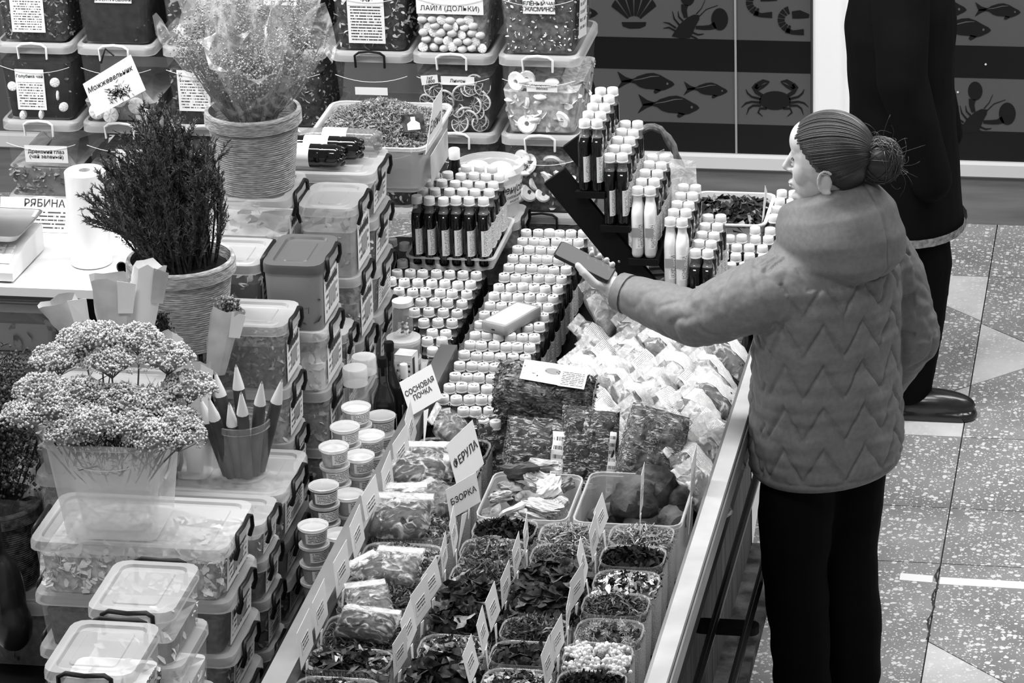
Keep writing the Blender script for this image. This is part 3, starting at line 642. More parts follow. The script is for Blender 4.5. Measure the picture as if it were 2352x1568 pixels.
# second tier
b = bin_('storage_bin', 'bin of blueberry tea with pale fruit slices and printed label', -3.385, 2, ('h0', .18, 60, .005, 1.5, 'h2')); lb = flabel(b, -.062, .025, .03, .155, 'prt', 15)
pts = [fpt(-.06, .115, .0032), fpt(.023, .115, .0032), fpt(.023, .153, .0032), fpt(-.06, .153, .0032)]; letter('Голубика чай', pts, sheet('label_heading', pts, 'paper', b), .0125, 0, 0, bold=.0005)
for i, (u, z) in enumerate(((-.075, .1), (.055, .115), (.075, .04), (-.05, .012), (.005, .015), (.06, .075))): link('fruit_slice', limes, b, mtx=TR(*fpt(u, z, -.002), rx=90, rz=20*i))
b = bin_('storage_bin', 'bin of pale round slices behind the hanging juniper sign', -3.14, 2, ('tan', .06, 30, .006, 2, 'h4'))
for i, (u, z) in enumerate(((-.07, .03), (.05, .05), (-.03, .02), (.0, .07), (.07, .02), (-.06, .075))): link('fruit_slice', limes, b, mtx=TR(*fpt(u, z, -.002), rx=80, s=1.7))
b = bin_('storage_bin', 'bin of dark tea with printed sheet beside the twine bouquet pot', -2.885, 2, TEA()); lb = flabel(b, -.075, .02, .04, .165, 'prt', 14)
pts = [fpt(-.073, .135, .0032), fpt(.018, .135, .0032), fpt(.018, .165, .0032), fpt(-.073, .165, .0032)]; letter('К', pts, sheet('label_heading', pts, 'paper', b), .017, -.4, 0, bold=.001)
b = bin_('storage_bin', 'bin of dark tea hidden behind the bouquet pot, second row', -2.64, 2, TEA())
b = bin_('storage_bin', 'empty milky bin with black handle above the moss tray', -2.385, 2, None, True); flabel(b, -.05, .045, .105, .128, 'paper', 1)
slc = mesh('citrus_slice', join(lathe([(.0, -.002), (.022, -.002), (.022, .002), (.0005, .002)], 18, False, False)), 'citrus', True)
rim_ = mesh('rind', join(lathe([(.0215, -.0028), (.0245, -.0022), (.0245, .0022), (.0215, .0028)], 18, False, False), *[xf(box(.003, .0215, -.0006, .0006, -.0026, .0026), TR(rz=40*i)) for i in range(9)]), 'lime')
def citrus(b, n, seed, zmax=.15):
    rg = random.Random(seed)
    for i in range(n):
        u = rg.uniform(-.085, .085); z = rg.uniform(.022, zmax); q = link('slice', slc, b, mtx=TR(*fpt(u, z, -.004-.003*(i % 4)), rx=90+rg.uniform(-25, 25), rz=rg.uniform(-30, 30), s=rg.uniform(.85, 1.15))); link('rind', rim_, q)
b = bin_('storage_bin', 'bin of dried lemon slices with small white label', -2.148, 2, ('citrus', .17, 0, 0, 1, 'h1')); citrus(b, 26, 5); flabel(b, -.035, .062, .142, .168, 'paper', 1, 'Лимон', .014, 0, bold=.0003)
pts = [fpt(-.09, .14, .006), fpt(-.042, .148, .006), fpt(-.044, .173, .006), fpt(-.093, .168, .006)]; tg = sheet('price_tag', pts, 'paper', b); letter('1кг\n1800', pts, tg, .0135, 0, 0, bold=.0004, shear=.3, lsp=.8)
apple = mesh('apple_ring', join(lathe([(.007, -.004), (.024, -.005), (.029, 0), (.024, .005), (.007, .004), (.007, -.004)], 16, False, False), *[xf(ell((.012, 0, 0), (.006, .003, .0052), 6, 6), TR(rz=90*i)) for i in range(4)]), 'pale', True)
chunk = mesh('apple_chunk', ell((0, 0, 0), (.026, .012, .02), 9, 7), 'pale', True)
def fruit(b, n, seed, zmax=.16):
    rg = random.Random(seed)
    for i in range(n):
        u = rg.uniform(-.078, .082); z = rg.uniform(.025, zmax); link('dried_slice', apple if i % 2 else chunk, b, mtx=TR(*fpt(u, z, -.008-.005*(i % 3)), rx=90+rg.uniform(-30, 30), rz=rg.uniform(-40, 40), s=rg.uniform(.75, 1.05)))
b = bin_('storage_bin', 'bin of freeze-dried apple rings with curled label', -1.9, 2, ('h4', .13, 60, .012, 1.5, 'pale')); fruit(b, 12, 8); flabel(b, -.036, .052, .128, .158, 'paper', 1, 'Сублимированное\nЯблоко', .0095, 0, bold=.0003)
# first tier
b = bin_('storage_bin', 'bin of pale dragon eye tea with bold two-line label', -3.385, 1, ('tan', .09, 160, .008, 1.5, 'h3')); flabel(b, -.052, .078, .105, .158, 'paper', 1, 'Драконий глаз\n(чай зеленый)', .0155, 0, bold=.0006)
b = bin_('storage_bin', 'bin half hidden by the juniper branches, lowest left row', -3.14, 1, ('h2', .1, 100, .008, 2, 'h4')); flabel(b, -.02, .075, .09, .155, 'paper', 1, '…ный чай', .0145, 0, bold=.0006)
b = bin_('storage_bin', 'bin of dark tea behind the juniper tips, first tier', -2.885, 1, TEA())
b = bin_('storage_bin', 'bin of dark tea behind the bouquet pot, first tier', -2.64, 1, TEA())
b = bin_('storage_bin', 'bin behind the moss tray, first tier', -2.385, 1, TEA())
b = bin_('storage_bin', 'lower bin of dried citrus slices behind the white bucket', -2.148, 1, ('citrus', .17, 0, 0, 1, 'h1')); citrus(b, 22, 15)
b = bin_('storage_bin', 'lower right bin of pale dried mushroom chunks', -1.9, 1, ('h2', .16, 40, .012, 1.5, 'h4')); fruit(b, 20, 21)
# ground tier
for i, x in enumerate((-3.385, -3.14, -2.885, -2.64, -2.385, -2.148)): bin_('storage_bin', ['bottom bin behind the kitchen scale', 'bottom bin behind the bag roll', 'bottom bin behind the juniper pot', 'bottom bin behind the lidded box pile', 'bottom bin behind the lying bottles', 'bottom bin behind the clear flask tray'][i], x, 0, TEA() if i % 2 else None)
bin_('storage_bin', 'dark bottom bin with black handle behind the wide bottle block', -1.9, 0, ('h1', .19, 300, .007, 2, 'h3'), True)

# ------------------------------------------------------------------ lidded clip boxes
def clipbox(label, xr, y0, W, D, z0, h, contents=None, ends='x', dark=False, lb=None, text=None, name='clip_box', inset=True, rz=0, open_=False, both=False, lmat=None):
    t = thing(name, label, 'box', (xr-W/2, y0+D/2, z0), rz)
    hl = .024; hb = h-hl*.5
    part('box_wall', loft([rr(W*.9, D*.86, .02, 0), rr(W*.915, D*.88, .024, .005), rr(W*.955, D*.945, .026, hb)], True, False), 'dbody' if dark else 'milkybody', t, True, 50)
    lm = lmat or ('dlid' if dark else 'lid')
    part('lid', loft([rr(W*.96, D*.95, .028, h-hl), rr(W, D, .032, h-hl), rr(W, D, .032, h-.009), rr(W*.985, D*.98, .032, h-.001), rr(W-.045, D-.045, .022, h), rr(W-.052, D-.052, .02, h-.006), rr(W-.09, D-.09, .012, h-.006), rr(W-.094, D-.094, .012, h-.0035)], False, True), lm, t, True, 35)
    hs = []
    if ends == 'x' or both: hs += [(0, W/2, min(D*.3, .065)), (180, W/2, min(D*.3, .065))]
    if ends == 'y' or both: hs += [(-90, D/2, min(W*.3, .055)), (90, D/2, min(W*.3, .055))]
    for a, R_, q in hs:
        p = [(R_-.001, -q, h-.055), (R_+.007, -q, h-.03), (R_+.006, -q, h-.006), (R_+.003, -q+.014, h+.001), (R_+.005, 0, h-.0015), (R_+.003, q-.014, h+.001), (R_+.006, q, h-.006), (R_+.007, q, h-.03), (R_-.001, q, h-.055)]
        part('handle', xf(tube(p, .0052, 6), TR(rz=a)), 'handle', t, True, 60)
        if a in (0, -90): part('clip', xf(box(R_-.001, R_+.004, -q+.008, q-.008, h-.03, h-.008), TR(rz=a)), 'lid' if not dark else 'grey', t)
    if contents:
        m, fz, n, size, asp, m2 = contents
        part('contents', fillblock(W*.9, D*.88, fz*(h-hl), m, .02, taper=.95), m, t)
        if n:
            rg = np.random.default_rng(int(abs(xr*y0)*977)+int(z0*100)); P = []; hh = fz*(h-hl)
            for i in range(n):
                u = rg.random()
                if u < .5: P.append(((rg.random()-.5)*W*.86, -D*.88/2-.001, .006+rg.random()*hh*.95))
                elif u < .75: P.append((W*.9/2, (rg.random()-.5)*D*.84, .006+rg.random()*hh*.95))
                else: P.append(((rg.random()-.5)*W*.84, (rg.random()-.5)*D*.8, hh+.004))
            V, F_ = flakes(np.array(P), size, asp, .9, rg); V[:, 1] = np.maximum(V[:, 1], -D*.455); V[:, 0] = np.minimum(V[:, 0], W*.46); V[:, 2] = np.maximum(V[:, 2], .004)
            link('loose_contents', npmesh('loose_contents', V, F_, m2), t)['kind'] = 'stuff'
    if lb:
        xo = lambda z: W*(.915+.04*z/hb)/2+.002
        d2 = D*.34; pts = [(xo(.012), -d2, .012), (xo(.012), d2, .012), (xo(h*.72), d2, h*.72), (xo(h*.72), -d2, h*.72)]
        s = sheet('label', pts, 'prt', t, 6 if lb == 1 else 9)
        q = .0012; pz0, pz1 = (.25, .62) if lb == 1 else (.12, .4)
        P4 = lambda u0, u1, v0, v1: [(xo(h*.72*v)+q, -d2+2*d2*u, .012+(h*.72-.012)*v) for u, v in ((u0, v0), (u1, v0), (u1, v1), (u0, v1))]
        sheet('label_picture', P4(.3, .75, pz0, pz1), 'grey', s, 1); sheet('label_heading', P4(.12, .88, .72, .84), 'ink', s, 1)
    if text:
        sd, tx, sz = text
        pts = [(W*.482+.002, -D*.38, .01), (W*.482+.002, D*.38, .01), (W*.49+.002, D*.38, h*.75), (W*.49+.002, -D*.38, h*.75)]
        letter(tx, pts, t, sz, .0, .0, bold=.0004)
    return t
def stack(desc, xr, y0, W, D, tops, specs, **k):
    """column of boxes; tops = z of the lid tops from lowest to highest, first base given"""
    z = tops[0]
    for i, zt in enumerate(tops[1:]):
        s = dict(specs[min(i, len(specs)-1)]); n = len(tops)-1
        where = 'top' if i == n-1 else ('lowest' if i == 0 else ORD[n-1-i]+' from top')
        if n == 1: where = 'single'
        clipbox(f'{where} {s.pop("d", "milky lidded box")} of {desc}', xr+s.pop('dx', 0), y0+s.pop('dy', 0), s.pop('W', W), s.pop('D', D), z, zt-z-.001, **{**k, **s}); z = zt
ST = [dict(contents=('h2', .8, 60, .008, 2, 'h4'), lb=1), dict(contents=('h1', .75, 60, .008, 2, 'h3'), lb=2), dict(contents=('h3', .7, 60, .01, 2, 'h4'), lb=1), dict(contents=('tan', .8, 40, .01, 2, 'h4'), lb=2), dict(contents=('h1', .85, 60, .009, 2, 'h3'), lb=1)]
PAL = ('pale', .55, 60, .012, 2, 'h5')
stack('the front stack with candle lettering', -2.03, 6.31, .192, .245, [.452, .60, .75, .895, 1.042], [dict(contents=PAL), dict(contents=PAL), dict(contents=PAL, d='white lidded box'), dict(contents=PAL, text=('x', 'СВЕЧИ\nБОЛИГОЛОВ', .026))], ends='y')
stack('the stack behind the candle boxes', -2.03, 6.62, .192, .25, [.452, .60, .75, .90, 1.03], [dict(contents=PAL), dict(contents=PAL, dx=.02, W=.22), dict(contents=PAL, dx=.012, W=.215), dict(contents=('tan', .5, 30, .012, 2, 'h5'))], ends='y')
stack('the wide stack under the yarrow bucket', -2.03, 7.06, .46, .275, [.452, .58, .70, .835, .968], [ST[1], ST[0], dict(contents=('h1', .8, 60, .008, 2, 'h2'), lb=1), dict(contents=('h4', .86, 420, .012, 1.6, 'pale'), lb=1)])
stack('the low stack right behind the yarrow bucket', -2.022, 7.345, .30, .175, [.452, .57, .70, .80, .895], [ST[4], ST[1], ST[0], ST[3]])
stack('the stack under the tub of pencils', -2.02, 7.535, .36, .275, [.452, .55, .655, .755, .885], [ST[2], ST[1], dict(dark=True, d='dark-lidded box', lb=1), dict(contents=('h3', .75, 90, .01, 2, 'h4'), lb=2)])
stack('the stack behind the pencils', -2.075, 7.84, .2, .185, [.452, .60, .74, .88, 1.02, 1.185], [ST[0], ST[3], ST[1], ST[2], dict(contents=('h2', .8, 200, .010, 2.5, 'h3'), lb=1)])
stack('the stack with a dark grey lid on top', -2.03, 8.045, .152, .225, [.452, .62, .78, .93, 1.09, 1.265], [ST[3], ST[0], ST[2], dict(contents=PAL, lb=1), dict(dark=True, d='dark grey lidded box', lb=1, contents=('h1', .6, 30, .01, 2, 'h2'))])
stack('the narrow stack beside the dark-lidded stack', -2.035, 8.285, .2, .135, [.452, .60, .74, .88, .985], [ST[0], ST[2], ST[3], ST[1]])
stack('the stack with a broad white lid', -2.03, 8.425, .152, .2, [.452, .60, .75, .905, 1.085, 1.275], [ST[3], ST[2], ST[0], ST[2], dict(contents=('tan', .75, 40, .01, 2, 'h4'), lb=1)])
stack('the far stack below the lying bottles', -2.03, 8.65, .34, .225, [.452, .60, .745, .89, 1.02, 1.155, 1.285], [ST[0], ST[3], ST[2], ST[3], ST[0], dict(contents=('tan', .8, 20, .01, 2, 'h4'), lb=1)])
# back row, further from the customer
stack('the back column beside the dark grey lid', -2.188, 8.07, .22, .2, [.452, .72, .96, 1.095, 1.25], [ST[2], ST[0], ST[3], dict(contents=('h0', .8, 80, .012, 1.8, 'h3'), lb=1)])
stack('the back column carrying the bouquet pot', -2.19, 8.38, .34, .235, [.452, .75, .97, 1.12, 1.305], [ST[2], ST[0], ST[3], dict(contents=('pale', .55, 60, .016, 1.5, 'h5'), lb=1)])
stack('the column under the moss tray', -2.12, 9.0, .3, .27, [.452, .66, .88, 1.103], [ST[1], dict(contents=('h1', .8, 80, .008, 2, 'h2'), lb=1), dict(dark=True, lb=1, d='dark box')])
# ================================================================== plants, pots and things on the left
def octas(P, r, squash=1.0, rng=RNG):
    n = len(P); rr_ = (r*(.6+.8*rng.random((n, 1))))
    O = np.array([[1, 0, 0], [0, 1, 0], [-1, 0, 0], [0, -1, 0], [0, 0, 1], [0, 0, -1.]])
    O = O[None]*np.ones((n, 1, 1)); ang = rng.random(n)*3; c, s = np.cos(ang), np.sin(ang)
    x = O[..., 0]*c[:, None]-O[..., 1]*s[:, None]; y = O[..., 0]*s[:, None]+O[..., 1]*c[:, None]
    V = (np.stack([x, y, O[..., 2]*squash], -1)*rr_[:, None]+P[:, None]).reshape(-1, 3)
    T = np.array([[0, 1, 4], [1, 2, 4], [2, 3, 4], [3, 0, 4], [1, 0, 5], [2, 1, 5], [3, 2, 5], [0, 3, 5]])
    return V, (np.arange(n)[:, None, None]*6+T[None]).reshape(-1, 3)
def needles(P, D, ln, wd, rng=RNG):
    n = len(P); D = D/np.linalg.norm(D, axis=1)[:, None]; e = np.cross(D, rng.normal(size=(n, 3))); e /= np.linalg.norm(e, axis=1)[:, None]
    l = ln*(.6+.8*rng.random((n, 1))); w = wd*(.7+.6*rng.random((n, 1)))
    V = np.stack([P-e*w, P+e*w, P+D*l*.6+e*w*.8, P+D*l, P+D*l*.6-e*w*.8], 1).reshape(-1, 3); i = np.arange(n)[:, None]*5
    return V, np.concatenate([i+np.array([[0, 1, 2, 4]]), i+np.array([[4, 2, 3, 3]])], 0)
def tris(q): return np.concatenate([q[:, :3], q[:, [0, 2, 3]]], 0)
def stems(bases, tips, rad=.0012, bend=.15, n=5, rng=RNG, k=4):
    out = []
    for a, b in zip(bases, tips):
        a, b = np.array(a), np.array(b); m = (a+b)/2+rng.normal(size=3)*np.linalg.norm(b-a)*bend*.4
        out.append(tube([tuple((1-t)**2*a+2*t*(1-t)*m+t*t*b) for t in np.linspace(0, 1, n)], rad, k))
    return join(*out)
def twine_pot(name, label, loc, rt, rb, h, m='twine'):
    t = thing(name, label, 'pot', loc)
    prof = []; nr = int(h/.0056)
    for i in range(nr+1):
        z = h*i/nr; r = rb+(rt-rb)*z/h; prof += [(r-.0022, z), (r+.0004, z+h/nr*.3), (r+.0004, z+h/nr*.7)] if i < nr else [(r, h)]
    part('pot_wall', lathe([(rb*.9, 0)]+prof+[(rt-.006, h), (rb-.004, .01)], 40, True, True), m, t, True, 80)
    band = [(rt+.0015, h-.036)]+[(rt+.0055-.0022*(k % 2), h-.033+.0036*k*.5) for k in range(15)]+[(rt+.003, h+.001), (rt-.006, h+.001), (rt-.007, h-.02)]
    part('rim_band', lathe(band, 40, False, False), m, t, True, 80); return t
# juniper pot on a box column
pj = atY(415, 600, 7.87); jb = pj.z-.205
stack('the column under the juniper pot', -2.28, 7.74, .27, .25, [.452, .62, .79, .95, jb-.002], [ST[0], ST[2], ST[1], ST[3]])
p = twine_pot('juniper_pot', 'twine-wrapped pot full of dark juniper branches', (pj.x, pj.y, jb), .126, .098, .215)
rg = np.random.default_rng(5); SB, TP, NP, ND = [], [], [], []
for i in range(140):
    a = rg.random()*2*math.pi; r0 = .085*math.sqrt(rg.random()); b = np.array([r0*math.cos(a), r0*math.sin(a), .17])
    tx = rg.uniform(-.205, .115); ty = rg.uniform(-.11, .1); hgt = .13+.25*(1-min(1, abs(tx+.045)/.17)**1.5)*rg.uniform(.55, 1.05)
    if tx > .06: hgt = rg.uniform(.16, .28)
    if tx < -.15: hgt = rg.uniform(.1, .2)
    tip = np.array([tx, ty, .215+hgt]); m = np.array([b[0]*1.2+tx*.35, b[1]*1.2+ty*.4, .215+hgt*.5]); SB.append(b); TP.append((b, m, tip))
    for q in np.linspace(.22, 1, 26):
        c = (1-q)**2*b+2*q*(1-q)*m+q*q*tip; d = 2*(1-q)*(m-b)+2*q*(tip-m); d /= np.linalg.norm(d)
        side = rg.normal(size=3); side -= d*side.dot(d); side /= np.linalg.norm(side); L_ = (.040*(1.15-q)+.008)*rg.uniform(.6, 1.2); tw = side*.55+d*1.0; tw[2] += .3; tw /= np.linalg.norm(tw)
        for u in np.linspace(0, 1, 8):
            pt = c+tw*L_*u
            for _ in range(2): nd = tw*1.2+rg.normal(size=3)*.5; NP.append(pt); ND.append(nd)
part('branch', join(*[tube([tuple((1-q)**2*b+2*q*(1-q)*m+q*q*t_) for q in np.linspace(0, 1, 5)], [.003, .0025, .002, .0014, .001], 4) for b, m, t_ in TP]), 'h1', p)['kind'] = 'stuff'
V, Q = needles(np.array(NP), np.array(ND), .0105, .0011); link('needles', npmesh('needles', V, tris(Q), 'juniper'), p)['kind'] = 'stuff'
part('soil', lathe([(.11, .17), (.115, .19), (.05, .2), (.001, .2)], 20), 'h0', p)
# bouquet pot
pb = Vector((-2.296, 8.49, 1.306))
p = twine_pot('bouquet_pot', 'twine-wrapped pot holding five cellophane flower bouquets', (pb.x, 8.49, 1.306), .118, .095, .205)
bq = [(-.10, -.07, .30, -24, .088), (.03, -.10, .24, -4, .10), (.125, -.06, .27, 26, .085), (-.05, .05, .36, -14, .085), (.07, .05, .36, 14, .10), (-.11, .05, .36, -30, .075)]
bqn = ['wide bouquet at the front left', 'front middle bouquet', 'bouquet leaning right', 'rear left bouquet', 'rear right bouquet', 'bouquet leaning far left']
for i, (tx, ty, hg, tl, R_) in enumerate(bq):
    t = thing('bouquet', f'{bqn[i]} of dried flowers wrapped in cellophane in the twine pot', 'bouquet', (pb.x, 8.49, 1.48), group='cellophane bouquets in the twine pot')
    base = np.array([tx*.35, ty*.35, 0]); top = np.array([tx*1.25, ty*1.25, hg]); ax = top-base; rg = np.random.default_rng(30+i)
    u = np.cross(ax, [0, 1, 0]); u /= np.linalg.norm(u); v = np.cross(ax/np.linalg.norm(ax), u); rings = []
    for q in (0, .2, .45, .7, .88, 1.0):
        r = .018+(R_-.018)*q**.75; c = base+ax*q; ring = []
        for k in range(22):
            a = 2*math.pi*k/22; w_ = 1+.12*math.sin(3*a+i)*q+rg.uniform(-.06, .06)*q; zz = (.03*math.sin(2*a+i*2)+rg.uniform(-.012, .012))*(q > .95)+ (.035*math.cos(a*4+i) if q == 1 else 0)
            ring.append(tuple(c+u*r*w_*math.cos(a)+v*r*w_*math.sin(a)+np.array([0, 0, zz])))
        rings.append(ring)
    part('cellophane', loft(rings, False, False), 'cello', t, True, 180)
    n = 46; tips = [tuple(base+ax*q+(u*math.cos(a)+v*math.sin(a))*(.015+(R_-.025)*q)*math.sqrt(rg.random())) for q, a in zip(rg.uniform(.5, .9, n), rg.random(n)*6.28)]
    part('flower_stems', stems([tuple(base+rg.normal(size=3)*.006) for _ in tips], tips, .0013, .2, 4, rg), 'stalk', t)['kind'] = 'stuff'
    FP = np.array([np.array(tp)+rg.normal(size=3)*.014 for tp in tips for _ in range(18)]); V, T = octas(FP, .0028, 1, rg); link('flowers', npmesh('flowers', V, T, 'floret'), t)['kind'] = 'stuff'
    NPt = np.array([base+(np.array(tp)-base)*rg.uniform(.2, .95)+rg.normal(size=3)*.006 for tp in tips for _ in range(14)]); V, Q = needles(NPt, rg.normal(size=NPt.shape)+np.array([0, 0, 1]), .02, .0012, rg); link('leaves', npmesh('leaves', V, tris(Q), 'h2'), t)['kind'] = 'stuff'
# yarrow in a milky bucket
py = atZ(262, 1222, .969); yb = thing('yarrow_bucket', 'square milky bucket full of pale dried yarrow heads', 'bucket', (py.x, 7.06+.12, .969), 2)
part('bucket_wall', loft([rr(.205, .19, .02, 0, 3), rr(.212, .197, .026, .006, 3), rr(.262, .24, .04, .225, 4) if False else rr(.262, .24, .03, .225, 3), rr(.274, .252, .034, .226, 3), rr(.274, .252, .034, .238, 3), rr(.262, .24, .03, .238, 3)], True, False), 'milky', yb, True, 35)
part('wire_handle', tube([(.137, 0, .225), (.142, -.04, .20), (.138, -.07, .165), (.132, -.09, .15)], .004, 6), 'cap', yb, True)
part('moulded_line', tube([(x, -.121+.02*(x/.12)**2, .20-.022*(1-(x/.115)**2)) for x in np.linspace(-.115, .115, 10)], .0012, 4), 'lid', yb)
rg = np.random.default_rng(77)
hs = [(-.10, -.06, .30), (-.02, -.10, .285), (.07, -.09, .275), (.15, -.05, .27), (-.15, -.03, .33), (-.13, .05, .37), (-.03, .06, .42), (.05, .08, .41), (.12, .05, .38), (.17, .03, .32), (.03, -.03, .31), (-.06, -.02, .32), (.10, -.02, .30), (-.17, -.08, .29), (0, .02, .38), (-.08, .09, .40), (.11, -.10, .255), (-.07, -.11, .262), (.165, -.075, .25)]
for i, (x, y, z) in enumerate(hs):
    P = []; R_ = rg.uniform(.052, .066)
    for k in range(800):
        a = rg.random()*6.28; q = math.sqrt(rg.random()); lump = .006*math.sin(9*q+i)*math.cos(a*4+i*2); P.append((x+(R_+.006)*q*math.cos(a), y+(R_*.86+.006)*q*math.sin(a), z-.012+.044*math.sqrt(max(0, 1-q*q))+lump+rg.normal()*.0025))
    V, T = octas(np.array(P), .0033, .9, rg); bed = part('head_bed', xf(ell((0, 0, 0), (R_*.9, R_*.76, .022), 12, 8), TR(x, y, z+.002)), 'h3', yb, True); o = link('flower_head', npmesh('flower_head', V, T, 'yarrow'), yb)
    ft = [tuple(np.array(P[k*9])-np.array([0, 0, .006])) for k in range(20)]
    part('stalk', stems([(x*.5, y*.5, .12)]*1, [(x, y, z-.03)], .002, .1, 5, rg, 5), 'stalk', yb)
    part('pedicels', stems([(x, y, z-.04)]*20, ft, .0009, .05, 3, rg, 3), 'h3', yb)['kind'] = 'stuff'
V, Q = needles(np.array([(rg.uniform(-.1, .1), rg.uniform(-.09, .09), rg.uniform(.15, .3)) for _ in range(700)]), rg.normal(size=(700, 3))+np.array([0, 0, 1.2]), .05, .0018, rg); link('dry_leaves', npmesh('dry_leaves', V, tris(Q), 'h1'), yb)['kind'] = 'stuff'
part('wrapping', loft([rr(.15, .13, .03, .01), rr(.17, .16, .03, .1), rr(.19, .17, .03, .19)], True, False), 'filmw', yb, True)
# pencils in a round tub
pt = atZ(553, 1100, .886); tb_ = thing('pencil_tub', 'round clear tub full of thick dark bark pencils', 'tub', (pt.x, 7.535+.115, .886))
part('tub_wall', lathe([(.056, 0), (.058, .004), (.066, .125), (.071, .126), (.071, .142), (.066, .142)], 24, True, False), 'clear', tb_, True, 40)
for i, (x, y, ax, ay, ln) in enumerate(((-.045, -.02, -14, 6, .205), (-.03, -.035, -8, 12, .225), (-.005, -.03, -2, 8, .20), (.02, -.035, 2, 9, .235), (.035, -.01, 9, 5, .25), (-.02, .02, -10, 0, .25), (.012, .012, -3, 0, .27), (.045, .02, 16, -2, .24))):
    q = thing('bark_pencil', f'thick bark pencil with pale sharpened point, {ORD[i]} one in the tub', 'pencil', mtx=Matrix.Translation((pt.x, 7.65, .889)) @ TR(x*.75, y*.75, .002, rx=ay, ry=ax), group='pencils in the tub')
    r = .0145
    part('shaft', lathe([(r, 0), (r, ln-.06)], 9, True, False), 'pencil', q, True, 50); part('sharpened_tip', lathe([(r, ln-.06), (r*.95, ln-.052), (.0035, ln-.005)], 9, False, True), 'pencilwood', q, True, 50); part('lead', lathe([(.0035, ln-.005), (.0005, ln+.002)], 6), 'grey', q)
# tall milky tub with paper wrapped bundles
pp = atZ(445, 1105, .886); ct = thing('tall_tub', 'tall narrow milky tub between yarrow bucket and pencils', 'tub', (-2.262, 7.645, .886))
part('tub_wall', loft([rr(.078, .08, .02, 0), rr(.09, .09, .022, .09)], True, False), 'milky', ct, True, 40)
def wrap(label, loc, w, h, tw, seed, m='kraft', name='paper_bundle', tilt=(0, 0), flower=None, rz=0, flat=.55):
    rg = np.random.default_rng(seed); t = thing(name, label, 'bundle', mtx=Matrix.Translation(loc) @ TR(rx=tilt[1], ry=tilt[0], rz=rz)); rings = []
    for q in np.linspace(0, 1, 8):
        ww = w*(.6+.4*q); rings.append([(ww*math.cos(a)*(1+rg.uniform(-.06, .06))+tw*q*q, ww*flat*math.sin(a)*(1+rg.uniform(-.15, .15)), h*q+(rg.uniform(-.03, .05)*h if q == 1 else 0)) for a in np.linspace(0, 2*math.pi, 13)[:-1]])
    sh_ = part('paper_sleeve', loft(rings, True, False), m, t, True, 25)
    fl_ = [(w*.4, -w*flat*.9, h*.62), (w*1.02, -w*flat*.35, h*.6), (w*1.25, -w*flat*.2, h*.95), (w*.5, -w*flat*1.05, h*1.02)]
    sheet('paper_fold', [(x+tw*.6, y, z) for x, y, z in fl_], 'paper' if m == 'kraft' else 'kraft', t, 5)
    if flower:
        n = 160; P = np.array([(tw+w*.8*rg.normal()*.4, w*.3*rg.normal()*.4, h*(.95+.22*rg.random())) for _ in range(n)]); V, T = octas(P, .0035, 1.2, rg); link('flower_tips', npmesh('flower_tips', V, T, flower), t)['kind'] = 'stuff'
        tp = [tuple(x) for x in P[:40]]; part('flower_stems', stems([(tw*.5, 0, h*.5)]*40, tp, .001, .05, 3, rg, 3), 'h1', t)['kind'] = 'stuff'
    return t
wrap('tall kraft paper sleeve standing in the narrow tub', (-2.262, 7.645, .89), .034, .27, .01, 1, 'kraft', tilt=(2, -4))
wrap('dark dried bundle with white folded paper collar behind yarrow', (-2.282, 7.665, .93), .03, .30, -.02, 2, 'kraft', flower='h1', tilt=(-4, -2), flat=.35)
wrap('paper bundle with scissors print leaning by the box lid', (-2.225, 7.75, 1.10), .04, .17, .02, 3, 'kraft', tilt=(8, 0), flower='h3')
p9 = atY(262, 800, 7.86)
for i, (px, py_, w_, h_, tl, m_) in enumerate(((212, 800, .05, .13, -16, 'kraft'), (265, 790, .05, .165, 0, 'kraft'), (318, 770, .042, .18, 7, 'paper'))):
    p0 = atY(px, py_, 7.55+.03*i); wrap(['crumpled kraft bundle drooping toward the table', 'folded kraft paper bag standing upright behind yarrow', 'tall printed paper bag beside the twine pot'][i], (p0.x, p0.y, p0.z-.04), w_, h_+.04, tl*.002, 10+i, m_, tilt=(tl, 0))
p0 = atY(262, 835, 7.6); stack('the hidden column under the paper bags', p0.x+.13, 7.44, .30, .26, [.452, .62, .79, .95, p0.z-.047], [ST[0], ST[1], ST[2], ST[3]])
# dark bush in a dark twine pot at the picture edge
pd = atZ(5, 1330, .62); p = twine_pot('dark_pot', 'dark twine pot with a dense dark dried bush at the left edge', (pd.x, pd.y, .62), .11, .09, .21, 'h2')
rg = np.random.default_rng(9); P = np.array([(rg.normal()*.075, rg.normal()*.07, .24+.32*rg.random()**.8) for _ in range(5200)]); r = np.hypot(P[:, 0], P[:, 1]); P = P[r < .155-(P[:, 2]-.4)**2*.6]
V, T = octas(P, .0042, 1, rg); link('bush_florets', npmesh('bush_florets', V, T, 'h2'), p)['kind'] = 'stuff'
V, Q = needles(P[:2500], rg.normal(size=(2500, 3))+np.array([0, 0, .8]), .016, .0014, rg); link('bush_leaves', npmesh('bush_leaves', V, tris(Q), 'h1'), p)['kind'] = 'stuff'
part('bush_stems', stems([(0, 0, .1)]*60, [tuple(x) for x in P[:60]], .0016, .1, 4, rg), 'h1', p)['kind'] = 'stuff'
part('film_wrap', loft([[(math.cos(a)*R_*(1+.08*math.sin(5*a)), math.sin(a)*R_*(1+.08*math.cos(4*a)), z+.02*math.sin(3*a)) for a in np.linspace(0, 6.28, 25)[:-1]] for R_, z in ((.1, .18), (.125, .24), (.15, .27))], False, False), 'cello', p, True)
stack('the column under the dark bush pot', pd.x+.16, pd.y-.13, .3, .26, [.452, .618], [dict(contents=('h1', .8, 40, .01, 2, 'h2'))])
